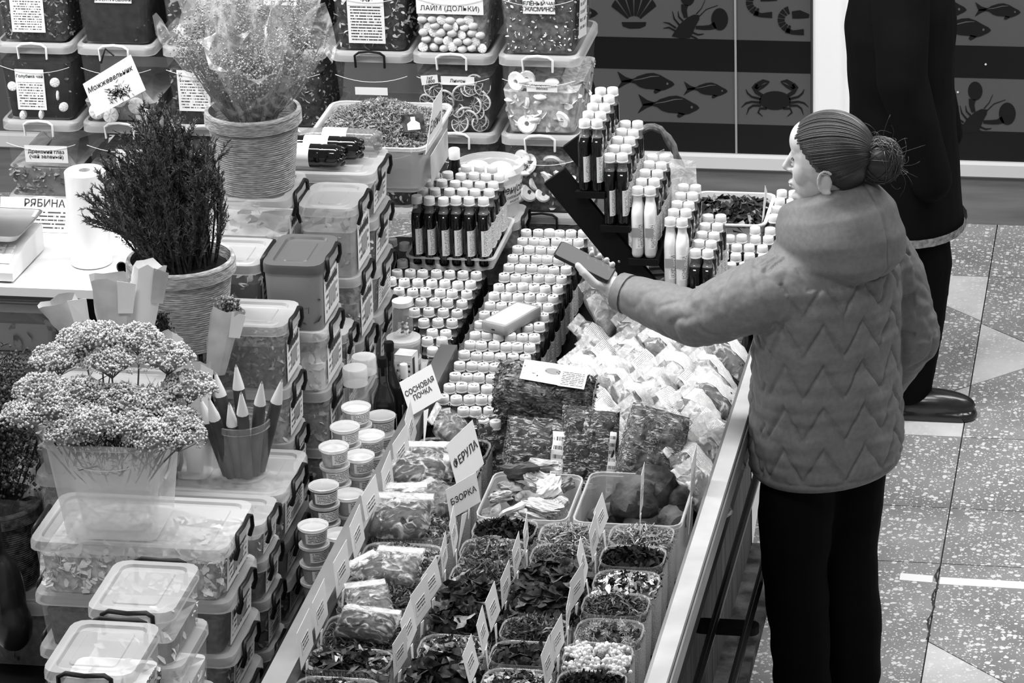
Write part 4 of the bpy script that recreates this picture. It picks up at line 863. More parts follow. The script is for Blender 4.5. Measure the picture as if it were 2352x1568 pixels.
bgp = atZ(22, 1360, .75); bg = thing('black_bag', 'glossy black plastic bag hanging at the left edge', 'bag', (atY(22, 1480, pd.y-.19).x, pd.y-.19, atY(22, 1480, pd.y-.19).z))
part('bag_film', remesh(join(ell((0, 0, .1), (.055, .05, .12)), ell((-.02, 0, .22), (.03, .03, .12)), ell((.02, -.01, .03), (.05, .045, .07))), 'black', .006, 3) and ([], []), 'black', bg) if False else link('bag_film', remesh(join(ell((0, 0, .12), (.05, .05, .12)), ell((-.02, 0, .25), (.026, .03, .14)), ell((.015, -.01, .06), (.05, .045, .07))), 'leather', .008, 3), bg)
part('bag_handle', tube([(-.03, 0, .34), (-.04, 0, .42), (-.03, 0, .5)], [(.004, .012)]*3, 6), 'leather', bg)
# boxes lower left corner (pale, on the floor side)
stack('the corner pile at the lower left edge', -2.36, 6.7, .3, .26, [.452, .59], [dict(contents=('tan', .4, 10, .01, 2, 'h4'))])
# kitchen scale, bag rolls, paper sheet on the vendor table
ps = atZ(20, 610, .851); sc = thing('kitchen_scale', 'white electronic scale with dark weighing tray and keypad', 'scale', (ps.x-.10, 9.03, .851), -2)
part('scale_body', loft([[(x, y, z) for y, z in ((-.13, .006), (-.13, .03), (-.115, .045), (-.02, .075), (.13, .08), (.13, .006))] for x in (-.16, .16)]), 'white', sc)
part('underside', box(-.15, .15, -.12, .12, 0, .008), 'black', sc)
part('weighing_tray', loft([rr(.30, .2, .02, .098, 3, 0, .03), rr(.335, .225, .025, .118, 3, 0, .03), rr(.325, .215, .022, .118, 3, 0, .03), rr(.295, .195, .018, .101, 3, 0, .03)]), 'steel', sc, True, 30)
part('tray_post', lathe([(.02, .07), (.02, .1)], 12), 'black', sc)
m4 = Matrix.Translation((.09, -.068, .0615)) @ Matrix.Rotation(math.radians(17.5), 4, 'X')
part('keypad', xf(box(-.055, .055, -.042, .042, 0, .0015), m4), 'sill', sc)
for i in range(4):
    for j in range(4):
        k = part('key', xf(loft([rr(.021, .016, .003, .0015, 2, -.039+.026*i, -.03+.0205*j), rr(.018, .013, .003, .004, 2, -.039+.026*i, -.03+.0205*j)]), m4), 'paper', sc)
for i, ch in enumerate(('C', 'M+')): link('lettering', txtmesh(ch, .009, .0003), sc, mtx=m4 @ Matrix.Translation((.013+.0*i, .0315-.0205*i, .0045)))
pr = atZ(198, 620, .851); rl = thing('bag_roll', 'upright white roll of plastic bags on the vendor table', 'roll', (pr.x, pr.y+.055, .851))
part('film_roll', lathe([(.052, 0), (.0575, .004), (.058, .12), (.0565, .18), (.057, .268), (.053, .272), (.021, .272), (.021, .2)], 28, True, False), 'rollfilm', rl, True, 40)
part('film_core', lathe([(.051, .002), (.055, .12), (.054, .266), (.0205, .267), (.0205, .21)], 24), 'paper', rl, True, 40); part('cardboard_core', lathe([(.0205, .2), (.0205, .272), (.016, .272), (.016, .2)], 20, True, False), 'kraft', rl, True)
p2 = atZ(283, 640, .851); r3 = thing('small_bag_roll', 'small roll of clear bags lying on the table corner', 'roll', mtx=Matrix.Translation((p2.x, p2.y, .851+.032)) @ TR(rx=-90, rz=-14))
part('film_roll', lathe([(.031, 0), (.0315, .17)], 20, False, False), 'rollfilm', r3, True); part('film_core', lathe([(.029, .001), (.03, .168)], 20, False, True), 'paper', r3, True); part('roll_end', lathe([(.031, .0), (.016, 0)], 20, False, False), 'rollfilm', r3); part('cardboard_core', lathe([(.018, -.001), (.0165, 0), (.0145, 0), (.0145, .1)], 18, False, True), 'black', r3, True)
a_ = atZ(75, 542, .852); pts = [(a_.x-.11, 9.295, .8515), (a_.x+.10, 9.295, .8515), (a_.x+.10, 9.335, .94), (a_.x-.11, 9.335, .94)]
ps_ = sheet('price_sheet', pts, 'prtd', None, 9); tag(ps_, 'printed sheet with large letters leaning behind the scale', 'sign'); ps_.data.materials[0] = MT['prtd']
h4_ = [(pts[0][0], 9.3212, .911), (pts[1][0], 9.3212, .911), (pts[2][0], 9.3342, .94), (pts[3][0], 9.3342, .94)]; letter('РЯБИНА', h4_, sheet('heading', h4_, 'paper', ps_), .03, .12, 0, bold=.0012)
uc = atZ(70, 800, .55); u = clipbox('dark open storage box in the shadow under the vendor table', uc.x+.1, uc.y-.02, .42, .3, .54, .15, contents=('grey', .7, 30, .02, 2, 'h3'), lmat='milky'); 
stack('the crates on the floor below the vendor table', uc.x+.1, uc.y-.02, .42, .3, [0, .27, .538], [ST[1], ST[4]])
# hanging juniper sign
hp = [atY(190, 193, 9.66), atY(220, 268, 9.66), atY(335, 207, 9.66), atY(300, 125, 9.66)]; hp = [hp[1]*.0+hp[1], hp[2], hp[3], hp[0]]
sg = sheet('hanging_sign', hp, 'paper', None, 1); tag(sg, 'tilted white name card with juniper sprig hung from a bin handle', 'sign'); letter('Можжевельник', hp, sg, .0205, 0, .22, shear=.35, bold=.0003)
m_, W_, H_ = frame(hp); rg = np.random.default_rng(4); P = rg.normal(size=(130, 3))*np.array([.017, .011, .0])+np.array([.0, -.022, .001]); V, Q = needles(P, np.stack([rg.normal(size=130), rg.normal(size=130), np.zeros(130)], 1), .013, .0012, rg); V[:, 2] = .0012
link('juniper_drawing', npmesh('juniper_drawing', V, tris(Q), 'h0'), sg, mtx=m_)
part('hook', tube([atY(232, 145, 9.655), atY(236, 130, 9.655), atY(242, 112, 9.66), atY(262, 128, 9.655)], .003, 6), 'handle', sg)
# ================================================================== things between the stacks and the bottles
for nm, b_ in (('cup_ledge', (-1.978, -1.8625, 5.4, 8.6, .56, .64)), ('flask_ledge', (-2.02, -1.8625, 8.602, 8.9, .56, .66)), ('flask_shelf', (-2.112, -1.8625, 8.902, 9.5, .56, .66))):
    o = part(nm, box(*b_), 'black', None); tag(o, {'cup_ledge': 'black ledge beside the steel rail carrying the salve cups', 'flask_ledge': 'short black ledge under the front rows of flasks', 'flask_shelf': 'black shelf under the flask block and clear tray'}[nm], 'ledge')
# salve cups
CL = {}
def cup(label, x, y, z, grp, m='h4', empty=False):
    t = thing('salve_cup', label, 'cup', (x, y, z), random.uniform(-20, 20), grp)
    if 'w' not in CL:
        CL['w'] = mesh('cup_wall', lathe([(.028, 0), (.029, .002), (.0335, .040), (.0355, .0405), (.0355, .0425)], 20, True, False), 'clear', True, 50)
        CL['l'] = mesh('lid', lathe([(.0345, .0405), (.0368, .0405), (.0368, .0455), (.034, .0468), (.032, .0455), (.0005, .0455)], 20, False, False), 'rim', True, 50)
        CL['c'] = lathe([(.027, .001), (.0322, .036), (.0005, .037)], 18, True, False)
        k = 9; A = [math.radians(-100+130*i/(k-1)) for i in range(k)]; V = [((.0295+.0036*(z/.04)+.0007)*math.cos(a), (.0295+.0036*(z/.04)+.0007)*math.sin(a), z) for z in (.008, .034) for a in A]
        me = mesh('label', (V+[(x_*.985, y_*.985, z_) for x_, y_, z_ in V], [(i, i+1, i+1+k, i+k) for i in range(k-1)]+[(2*k+i, 3*k+i, 3*k+i+1, 2*k+i+1) for i in range(k-1)]), 'prtd', True); uv = me.uv_layers.new(name='uv')
        for p in me.polygons:
            for li, vi in zip(p.loop_indices, p.vertices): uv.data[li].uv = ((vi % k)/(k-1), 6*((vi//k) % 2))
        CL['p'] = me
    link('cup_wall', CL['w'], t); link('lid', CL['l'], t)
    if not empty: link('contents', CL.setdefault(m, mesh('contents', CL['c'], m, True, 50)), t)
    link('label', CL['p'], t); return t
for i, n in enumerate([4, 3, 5, 4, 6, 5, 6, 5, 6, 5]):
    x, y = (-1.947 if i % 2 == 0 else -1.901), 7.512+.0605*i
    for k in range(n): cup(f'{"top" if k == n-1 else ORD[k]+" from bottom"} salve cup in the {ORD[i]} cup stack along the rail', x+J(.001), y+J(.001), .6405+.0472*k, 'salve cups stacked along the rail', 'h1' if (i == 2 and k > 2) else ('tan' if i % 3 == 0 else 'h4'), i == 9 and k == 4)
def jar(name, label, loc, r, h, contents, lidm='rim', fill=.6, cat='jar', lab=True):
    t = thing(name, label, cat, loc); part('jar_wall', lathe([(r*.9, 0), (r, .004), (r, h*.8), (r*.86, h*.86), (r*.84, h*.95)], 20, True, False), 'clear', t, True, 50)
    part('lid', lathe([(r*.96, h*.86), (r*.97, h*.99), (r*.9, h), (.0005, h)], 20, True, False), lidm, t, True, 50)
    if contents: part('contents', lathe([(r*.86, .003), (r*.94, h*fill), (r*.5, h*fill+.006), (.0005, h*fill+.004)], 16), contents, t, True, 50)
    return t
jar('herb_jar', 'tall clear jar half full of dark herbs beside the dark bottles', (-1.985, 8.16, .641), .033, .315, 'h1', fill=.35)
jar('herb_jar', 'tall clear jar behind the first herb jar', (-1.982, 8.245, .641), .033, .31, 'h1', fill=.5)
def obottle(label, loc, r, h, m='brownglass', capm='black', sq=True):
    t = thing('oil_bottle', label, 'bottle', loc, 12)
    sh = (lambda s, z: rr(2*r*s, 2*r*s, r*.35*s, z, 3)) if sq else (lambda s, z: circ(r*s, z, 16))
    part('glass_body', loft([sh(.94, 0), sh(1, .004), sh(1, h*.62), sh(.9, h*.68), sh(.5, h*.77), sh(.42, h*.82), sh(.42, h*.93)]), m, t, True, 40)
    part('cap', lathe([(r*.46, h*.86), (r*.47, h*.99), (r*.42, h)], 14), capm, t, True, 40)
    x = r+.0008; sheet('label', [(x, -r*.75, h*.15), (x, r*.75, h*.15), (x, r*.75, h*.5), (x, -r*.75, h*.5)], 'prt', t, 9); return t
obottle('tall square dark oil bottle, nearest of the dark pair', (-1.925, 8.205, .641), .028, .325)
obottle('tall square dark oil bottle, partly hidden behind its twin', (-1.925, 8.285, .641), .027, .335)
obottle('small round dark bottle with white cap beside the printed carton', (-1.893, 8.30, .641), .022, .27, 'brownglass', 'cap', False)
bx = thing('printed_carton', 'upright white medicine carton with dark stripe', 'carton', (-1.905, 8.385, .641), -8)
part('carton_walls', box(-.024, .024, -.022, .022, 0, .265), 'paper', bx); sheet('front_print', [(-.022, -.0232, .02), (.022, -.0232, .02), (.022, -.0232, .25), (-.022, -.0232, .25)], 'prt', bx, 16); sheet('side_print', [(.0252, -.02, .1), (.0252, -.006, .1), (.0252, -.006, .26), (.0252, -.02, .26)], 'ink', bx, 1); part('flap', box(-.024, .024, -.022, .022, .2652, .2668), 'kraft', bx)
for k in range(5): jar('ointment_tub', f'{["lowest", "second", "third", "fourth", "topmost"][k]} round labelled ointment tub under the pill jar', (-1.93, 8.475, .641+.0545*k), .046, .054, 'tan', 'rim', .7, 'tub')
for k in range(3): jar('ointment_tub', f'{["lowest", "middle", "top"][k]} ointment tub in the low pile next to the pill jar pile', (-1.902, 8.561 if k < 2 else 8.563, .641+.0545*k), .04, .054, 'h4', 'rim', .7, 'tub')
pj_ = jar('pill_jar', 'clear jar of capsules with white screw lid', (-1.93, 8.475, .914), .0265, .1, None, 'cap')
rg = random.Random(2)
for i in range(16): part('capsule', xf(ell((0, 0, 0), (.0085, .0032, .0032), 8, 6), TR(rg.uniform(-.013, .013), rg.uniform(-.013, .013), .006+.0022*i, rz=rg.uniform(0, 180), ry=rg.uniform(-30, 30))), 'h1' if i % 3 == 0 else 'pale', pj_, True)
# moss tray with a name card
et = thing('moss_tray', 'milky open tray heaped with grey curly moss', 'tray', (-2.135, 9.19, 1.105))
part('tray_wall', loft([rr(.29, .33, .03, 0), rr(.30, .345, .032, .01), rr(.33, .375, .036, .125), rr(.345, .39, .04, .126), rr(.345, .39, .04, .134), rr(.325, .37, .034, .134), rr(.295, .335, .03, .012)]), 'milky', et, True, 35)
def mound(w, d, h0, h1, n, size, asp, m, seed, r=.02, flat=.7, m0=None, parent=None, curl=.3, name='contents', power=2, jit=.006):
    rg = np.random.default_rng(seed); NX = 9; V, Fc = [], []
    f = lambda u, v: h0+(h1-h0)*max(0, 1-abs(u)**power)*max(0, 1-abs(v)**power)
    for j in range(NX+1):
        for i in range(NX+1): u, v = 2*i/NX-1, 2*j/NX-1; V.append((u*w/2, v*d/2, f(u, v)+rg.uniform(-.003, .003)))
    Fc = [(j*(NX+1)+i, j*(NX+1)+i+1, (j+1)*(NX+1)+i+1, (j+1)*(NX+1)+i) for j in range(NX) for i in range(NX)]
    part(name+'_bed', (V, Fc), m0 or m, parent, True)
    u = rg.uniform(-.97, .97, n); v = rg.uniform(-.97, .97, n)
    z = h0+(h1-h0)*np.maximum(0, 1-np.abs(u)**power)*np.maximum(0, 1-np.abs(v)**power)+rg.random(n)*jit
    FV, FF = flakes(np.stack([u*w/2, v*d/2, z], 1), size, asp, flat, rg, curl)
    o = link(name, npmesh(name, FV, FF, m), parent); o['kind'] = 'stuff'; return o
mound(.318, .362, .115, .195, 9500, .0052, 3.0, 'h3', 41, m0='h1', parent=et, flat=.9, power=1.6, jit=.008); mound(.315, .355, .114, .192, 1800, .0055, 3.5, 'h4', 42, m0='h1', parent=et, flat=.9, power=1.6, name='pale_moss', curl=.8)
pts = [(.168, -.19, .118), (.172, .02, .118), (.176, .02, .235), (.176, -.1, .235)]
ec = sheet('name_card', [tuple(Vector(q)+Vector((-2.135, 9.19, 1.105))) for q in pts], 'paper', None, 1); tag(ec, 'tall white name card clipped to the moss tray side', 'card'); letter('Елена', [tuple(Vector(q)+Vector((-2.135, 9.19, 1.105))) for q in pts], ec, .046, -.05, -.05, shear=.3)
mb = thing('moss_bottle_card', 'small dark picture card with white bottle shape on the moss', 'card', (-2.01, 9.07, 1.262), 20); part('card', xf(box(-.03, .03, -.001, .001, 0, .05), TR(rx=-40)), 'h1', mb); part('bottle_shape', xf(join(loft([rr(.034, .0016, .0007, .006), rr(.034, .0016, .0007, .024), rr(.012, .0016, .0007, .032), rr(.012, .0016, .0007, .043)])), Matrix.Translation((0, -.0016, 0)) @ TR(rx=-40)), 'paper', mb)
part('side_print', box(.172, .1735, -.15, .08, .02, .1), 'kraft', et)
# plastic bottles lying on the far lid
for i, (yy, m_) in enumerate(((8.70, 'dark'), (8.765, 'dark'), (8.83, 'h2'))):
    t = thing('lying_bottle', ['nearest lying plastic bottle of dark syrup with white label', 'middle lying plastic bottle of dark syrup', 'rear lying clear plastic bottle with pale label'][i], 'bottle', mtx=Matrix.Translation((-2.36+.035*i, yy, 1.286+.0315)) @ TR(ry=90), group='plastic bottles lying on a lid')
    part('bottle_body', lathe([(.004, .242), (.024, .236), (.030, .222), (.031, .19), (.0295, .185), (.031, .18), (.031, .09), (.028, .05), (.014, .02), (.0125, 0)], 18), m_ if m_ != 'h2' else 'glassn', t, True, 60)
    for k in range(5): part('foot', xf(ell((.018, 0, .234), (.010, .009, .012), 8, 6), TR(rz=72*k)), m_ if m_ != 'h2' else 'glassn', t, True)
    part('cap', lathe([(.0155, -.016), (.0155, .002)], 12), 'cap', t); part('label', lathe([(.0316, .09), (.0316, .155)], 18, False, False), 'prt' if i == 0 else 'paper', t, True)
# bucket, brown bottle behind the tray flasks
clipbox('small box hidden under the round white bucket', -1.815, 9.49, .19, .17, .662, .19, contents=('h2', .7, 0, 0, 1, 'h2'))
bk_ = thing('white_bucket', 'round milky bucket with a script label behind the tray flasks', 'bucket', (-1.91, 9.575, .8535))
part('bucket_wall', lathe([(.078, 0), (.08, .004), (.092, .128), (.098, .13), (.098, .148), (.091, .15), (.089, .128), (.077, .006)], 30), 'milky', bk_, True, 40); part('crumpled_liner', remesh(join(*[ell((.045*math.cos(a), .045*math.sin(a), .12+.012*math.sin(3*a)), (.04, .035, .018), 10, 8) for a in np.linspace(0, 6.28, 8)[:-1]]), 'filmw', .006, 2) if False else join(*[ell((.042*math.cos(a), .042*math.sin(a), .115+.012*math.sin(3*a)), (.036, .03, .02), 9, 6) for a in np.linspace(0, 6.28, 8)[:-1]]), 'paper', bk_, True)
A = [math.radians(-75+95*i/8) for i in range(9)]; Rz = lambda z: .08+.0935*0+.0145*(z/.128)+.001
me = mesh('label', ([(Rz(z)*math.cos(a), Rz(z)*math.sin(a), z) for z in (.045, .105) for a in A], [(i, i+1, i+10, i+9) for i in range(8)]), 'paper', True); lbk = link('label', me, bk_)
for sx, s_, sz, vz in ((-28, 'мен(сок)', .03, .088), (-26, 'к соблазнению', .012, .066), (-27, 'мозгов', .012, .053)):
    tm = txtmesh(s_, sz, .0005, .3).copy(); co = verts_of(tm); R0 = Rz(vz)+.0012; ang = math.radians(sx)+co[:, 0]/R0
    set_verts(tm, np.stack([(R0+.0002*0)*np.cos(ang), R0*np.sin(ang), vz+co[:, 1]], 1)); link('lettering', tm, lbk)
bt = thing('round_bottle', 'round dark plastic bottle with white cap behind the tray', 'bottle', (-2.0, 9.53, .662)); part('bottle_body', lathe([(.038, 0), (.04, .006), (.04, .26), (.03, .31), (.016, .35), (.014, .375)], 20), 'dark', bt, True, 60); part('cap', lathe([(.0165, .365), (.0165, .392), (.014, .395)], 14), 'cap', bt, True, 40)
# wicker basket with small bags behind the rack
wk = thing('wicker_basket', 'wicker basket with tall twisted handle behind the rack', 'basket', (-1.42, 9.40, .662), 15)
for k in range(9): part('wicker_band', lathe([(.085+.003*k, .02*k), (.09+.003*k, .01+.02*k), (.085+.003*k, .02+.02*k)], 18, k == 0, False), 'wicker', wk, True, 30)
for d_ in (0, 1): part('handle_strand', tube([(.105*math.cos(a)+.006*math.cos(9*a+d_*3.1), .006*math.sin(9*a+d_*3.1), .16+.36*math.sin(a)) for a in np.linspace(0, math.pi, 26)], .0085, 7), 'wicker', wk, True)
for i, (dx, dz, rz_) in enumerate(((.015, .33, 20), (.085, .32, -12), (.065, .27, 40), (-.04, .28, -30))):
    t = thing('small_film_bag', ['pointed film bag sticking up beside the basket handle', 'square-topped clear bag of herbs in the basket', 'crumpled clear bag hanging over the basket edge', 'film bag half hidden inside the basket'][i], 'bag', (-1.42+dx, 9.39-.02*i, .66+dz), rz_+(45 if i == 0 else 0), 'film bags in the basket')
    rgs = [[(a*.045*math.cos(q)*(1+.1*math.sin(3*q+i)), .012*c*math.sin(q), z) for q in np.linspace(0, 6.28, 13)[:-1]] for a, c, z in ((.8, .8, -.1), (1, 1.2, -.03), (.95, .8, .05), (.9, .1, .12))]
    part('film', loft(rgs), 'filmw', t, True, 60); part('contents', ell((0, 0, -.04), (.032, .01, .05), 10, 8), 'h2', t, True)
# white tray of dark curled leaves
wt = thing('leaf_tray', 'white rectangular tray full of dark curled leaves behind the bottles', 'tray', (-1.242, 9.72, .662))
part('tray_wall', tub(.215, .26, .17, .025, .9, .008), 'white', wt, True, 30); mound(.195, .235, .15, .165, 420, .02, 2, 'h1', 51, m0='h0', parent=wt, curl=.6); mound(.19, .23, .15, .166, 130, .02, 2.4, 'h3', 52, m0='h0', parent=wt, name='pale_leaves', curl=.6)
ctg = sheet('leaf_tray_card', [(-1.145, 9.62, .80), (-1.145, 9.66, .80), (-1.135, 9.69, .90), (-1.137, 9.66, .93)], 'paper', None, 3); tag(ctg, 'narrow white price card standing in the leaf tray corner', 'card')
# calculator-like card terminal lying on the flasks
ph = [atZ(x, y, .868) for x, y in ((1108, 748), (1172, 752), (1238, 714), (1180, 708))]
c_ = sum(ph, Vector())/4; ex = (ph[3]-ph[0]); rzt = math.degrees(math.atan2(ex.y, ex.x))
tm_ = thing('card_terminal', 'grey handheld terminal with bright white screen lying on flask caps', 'terminal', (c_.x, c_.y, .8535), rzt)
part('terminal_shell', loft([rr(.165, .076, .008, 0), rr(.17, .08, .01, .006), rr(.17, .08, .01, .024), rr(.166, .076, .008, .027)]), 'grey', tm_, True, 35); part('screen', loft([rr(.145, .064, .003, .027), rr(.145, .064, .003, .0278)]), 'screen', tm_); part('charging_port', box(-.0855, -.0845, -.006, .004, .010, .013), 'black', tm_)
# ================================================================== herb trays, price cards and film bags on the counter
TX = dict(a=-1.715, b=-1.505, c=-1.342, d=-1.182); TYS = [7.565, 7.441, 7.317, 7.193, 7.069, 6.945, 6.821, 6.697]
_tr = {}
def tray(label, x, y, kind, seed, w=.15, d=.118, zt=.815, name='herb_tray'):
    t = thing(name, label, 'tray', (x, y, .661)); h = zt-.661; k = (round(w, 3), round(d, 3), round(h, 3))
    if k not in _tr:
        _tr[k] = (mesh('burlap_sleeve', loft([rr(w*.93, d*.93, .02, 0), rr(w*.99, d*.985, .024, h*.5), rr(w*1.0, d*.99, .024, h-.016), rr(w*.985, d*.975, .022, h-.016), rr(w*.975, d*.965, .022, h*.4)], True, False), 'burlap', True, 50),
                  mesh('clear_liner', loft([rr(w*.93, d*.93, .028, h*.55), rr(w*.955, d*.95, .034, h-.002), rr(w*1.0, d*.995, .036, h), rr(w*.99, d*.985, .036, h+.003), rr(w*.945, d*.94, .034, h+.002)], False, False), 'clear', True, 50))
        fr = []; rg = random.Random(1)
        for i in range(46):
            u = -1+2*i/45; fr.append(tube([(u*w*.46, -d*.492, h-.017), (u*w*.46+rg.uniform(-.003, .003), -d*.5, h-.004+rg.uniform(-.004, .003))], .0005, 3))
        for i in range(24):
            u = -1+2*i/23; fr.append(tube([(w*.5, u*d*.4, h-.017), (w*.505, u*d*.4+rg.uniform(-.003, .003), h-.006+rg.uniform(-.004, .004))], .0005, 3))
        _tr[k] += (mesh('frayed_edge', join(*fr), 'burlap'),)
    link('burlap_sleeve', _tr[k][0], t); link('clear_liner', _tr[k][1], t); link('frayed_edge', _tr[k][2], t)['kind'] = 'stuff'
    W, D = w*.9, d*.88; h0, h1 = h-.022, h+.008
    K = {'hay': [(900, .014, 9, 'h3', .5), (350, .014, 10, 'h4', .5)], 'dark': [(520, .013, 3, 'h0', .8), (120, .012, 4, 'h1', .8)], 'white': [(300, .011, 2.5, 'h1', .8), (330, .010, 2, 'h5', .8)], 'herb': [(900, .012, 6, 'h2', .7), (160, .012, 8, 'h3', .7)],
         'puffy': [], 'pearls': [], 'leaf': [(260, .024, 1.6, 'h1', .5), (70, .022, 1.8, 'h2', .6)], 'moss': [(1300, .011, 5, 'h2', .9), (250, .011, 6, 'h3', .9)], 'berries': [(120, .014, 2, 'h1', .6)], 'chips': [(420, .011, 2.4, 'h4', .6), (300, .011, 2.4, 'h1', .6)], 'bark': [(260, .018, 3.2, 'h2', .5), (120, .016, 4, 'h4', .5), (90, .02, 2.2, 'h1', .6)], 'fine': [(1400, .007, 3, 'h3', .8), (300, .007, 3, 'h2', .8)]}[kind]
    for j, (n, s, a, m, fl_) in enumerate(K): mound(W, D, h0, h1+(.014 if kind in ('leaf', 'moss', 'fine') else 0), n, s, a, m, seed*7+j, flat=fl_, m0='h1' if kind not in ('hay', 'fine') else 'h2', parent=t, curl=.4, jit=.01, name='contents' if j == 0 else 'pale_contents')
    rg = np.random.default_rng(seed)
    if kind == 'pearls':
        P = [];
        for i in range(60):
            u, v = rg.uniform(-.92, .92, 2); c = np.array([u*W/2, v*D/2, h0+.008+.03*(1-u*u)*(1-v*v)])
            for _ in range(13): P.append(c+rg.normal(size=3)*.0062)
        for i in range(len(P)//13):
            blob = join(*[ell(tuple(q), (.0048,)*3, 6, 5) for q in P[i*13:(i+1)*13:2]]); part('flower_cluster', blob, 'h5', t, True)
        mound(W, D, h0-.004, h0+.01, 80, .01, 3, 'h3', seed, parent=t, m0='h2')
    if kind == 'puffy':
        for i in range(26):
            u, v = rg.uniform(-.9, .9, 2); c = (u*W/2, v*D/2, h0+.006+.03*(1-u*u)*(1-v*v)); n = 70; P = np.array(c)+rg.normal(size=(n, 3))*.004
            V, Q = needles(P, rg.normal(size=(n, 3)), .010, .0011, rg); link('flower_puff', npmesh('flower_puff', V, tris(Q), 'h4' if i % 3 else 'h3'), t)
        mound(W, D, h0-.004, h0+.01, 300, .01, 4, 'h2', seed, parent=t)
    if kind == 'berries':
        for i in range(42):
            u, v = rg.uniform(-.9, .9, 2); c = (u*W/2, v*D/2, h0+.006+.02*(1-u*u)*(1-v*v)); part('berry', xf(ell((0, 0, 0), (.0085, .0075, .007), 8, 6), TR(*c, rz=rg.uniform(0, 90), s=float(rg.uniform(.7, 1.15)))), 'h1' if i % 2 else 'h2', t, True)
    if kind == 'leaf':
        for i in range(16):
            u, v = rg.uniform(-.85, .85, 2); s = rg.uniform(.022, .034); n = 18; sp_ = [(s*(.75+.25*math.cos(3*a_+i))*(1+.18*math.sin(7*a_+i))*math.cos(a_), s*.8*(.75+.25*math.cos(3*a_+i))*(1+.18*math.sin(7*a_+i))*math.sin(a_), .004*math.sin(2*a_+i)) for a_ in np.linspace(0, 2*math.pi, n+1)[:-1]]
            part('leaf', xf((sp_+[(x*.98, y*.98, z-.0012) for x, y, z in sp_], [tuple(range(n)), tuple(range(2*n-1, n-1, -1))]+[(q, q+n, (q+1) % n+n, (q+1) % n) for q in range(n)]), TR(u*W/2, v*D/2, h1+.012+.004*(i % 4), rx=rg.uniform(-30, 30), ry=rg.uniform(-30, 30), rz=rg.uniform(0, 360))), ('h1', 'h2', 'h0')[i % 3] if i != 3 else 'h3', t)
    return t
LAYOUT = {'d': ['hay', 'dark', 'white', 'herb', 'puffy', 'pearls', 'dark', 'herb'], 'c': ['hay', 'herb', 'leaf', 'leaf', 'moss', 'berries', 'chips', 'herb'], 'b': ['dark', 'fine', 'moss', 'leaf', 'leaf', 'chips', 'leaf', 'herb']}
DESC = {'hay': 'pale hay-like stalks', 'dark': 'very dark curled herb', 'white': 'dark herb flecked with white blossom', 'herb': 'grey-green chopped herb', 'puffy': 'fluffy grey flower heads', 'pearls': 'bright white flower clusters', 'leaf': 'large dark leaves', 'moss': 'fine tangled moss', 'berries': 'dark wrinkled berries', 'chips': 'mixed light and dark chips', 'fine': 'fine grey grass', 'bark': 'bark and root pieces'}
COLN = {'d': 'rail-side', 'c': 'third', 'b': 'second', 'a': 'steel-rail side'}
sd = 100
for c, ks in LAYOUT.items():
    for i, k in enumerate(ks):
        sd += 1; y = TYS[i]-(.012 if c == 'c' else 0); tray(f'tray of {DESC[k]}, {ORD[i]} from stone crate in {COLN[c]} column', TX[c]+J(.003), y, k, sd, zt=.815+(.004 if i % 2 else 0))
# left column: wider burlap boxes with film packs on top
AY = [8.01, 7.865, 7.72, 7.56, 7.39, 7.20, 7.0, 6.868, 6.73]; AK = ['dark', 'dark', 'fine', 'fine', 'fine', 'herb', 'herb', 'bark', 'chips']; AD = [.14, .135, .14, .16, .165, .18, .19, .118, .13]
for i, (y, k) in enumerate(zip(AY, AK)):
    sd += 1; tray(f'burlap box of {DESC[k]}, {ORD[i]} from far end beside steel rail', TX['a'], y, k, sd, w=.185, d=AD[i]-.012, zt=.812+.003*(i % 2), name='burlap_box')
# ---- price cards on sticks
def card(label, x, y, z, ln=.085, h=.075, text=None, size=.02, lean=0, yawd=0, stick=True, cut=True, big=False):
    t = thing('price_card', label, 'card', mtx=Matrix.Translation((x, y, z)) @ TR(rz=yawd, ry=lean))
    pts = [(0, -ln/2, 0), (0, ln/2, .012), (0, ln/2, h), (0, -ln/2, h-.012 if cut else h)]
    s = sheet('card', pts, 'paper', t, 4)
    if text: letter(text, [(.0004, *p[1:]) for p in pts], s, size, bold=.0006)
    else:
        q = [(.0009, -ln*.3, h*.25), (.0009, ln*.25, h*.3), (.0009, ln*.25, h*.62), (.0009, -ln*.3, h*.57)]; sheet('card_print', q, 'prtd', s, 3.6)
        q = [(-.0012, ln*.3, h*.25), (-.0012, -ln*.3, h*.25), (-.0012, -ln*.3, h*.6), (-.0012, ln*.3, h*.6)]; sheet('card_print', q, 'prtd', s, 3.6)
    if stick: part('stick', loft([[(-.0015, -.012, -.0), (.0, -.012, -.0), (.0, .004, -.0), (-.0015, .004, -.0)], [(-.0015, -ln*.42, -.08), (-.0005, -ln*.42, -.08), (-.0005, -ln*.40, -.08), (-.0015, -ln*.40, -.08)]]), 'paper', t)
    return t
rg = random.Random(12)
for c in 'dcb':
    for i in range(7):
        if (c, i) in (('b', 0), ('c', 0)): continue
        card(f'white price card at the left edge of the {ORD[i]} tray in {COLN[c]} column', TX[c]-.082, TYS[i]-.018+rg.uniform(-.012, .012), .825+rg.uniform(0, .012), .085+rg.uniform(-.01, .012), .082+rg.uniform(-.008, .01), lean=rg.uniform(-12, 1), yawd=rg.uniform(-12, 4))
for i in range(8): card(f'white price card by the steel rail at the {ORD[i]} burlap box', -1.80+rg.uniform(-.004, .006), AY[i]-.03, .82+rg.uniform(0, .015), .10, .10, lean=rg.uniform(-12, 0), yawd=rg.uniform(-12, 4))
pf_ = atY(1085, 1170, 7.74); card('large white card lettered beside the root chips', pf_.x-.005, 7.77, .845, .135, .125, 'ФЕРУЛА', .029, lean=-14, yawd=-18)
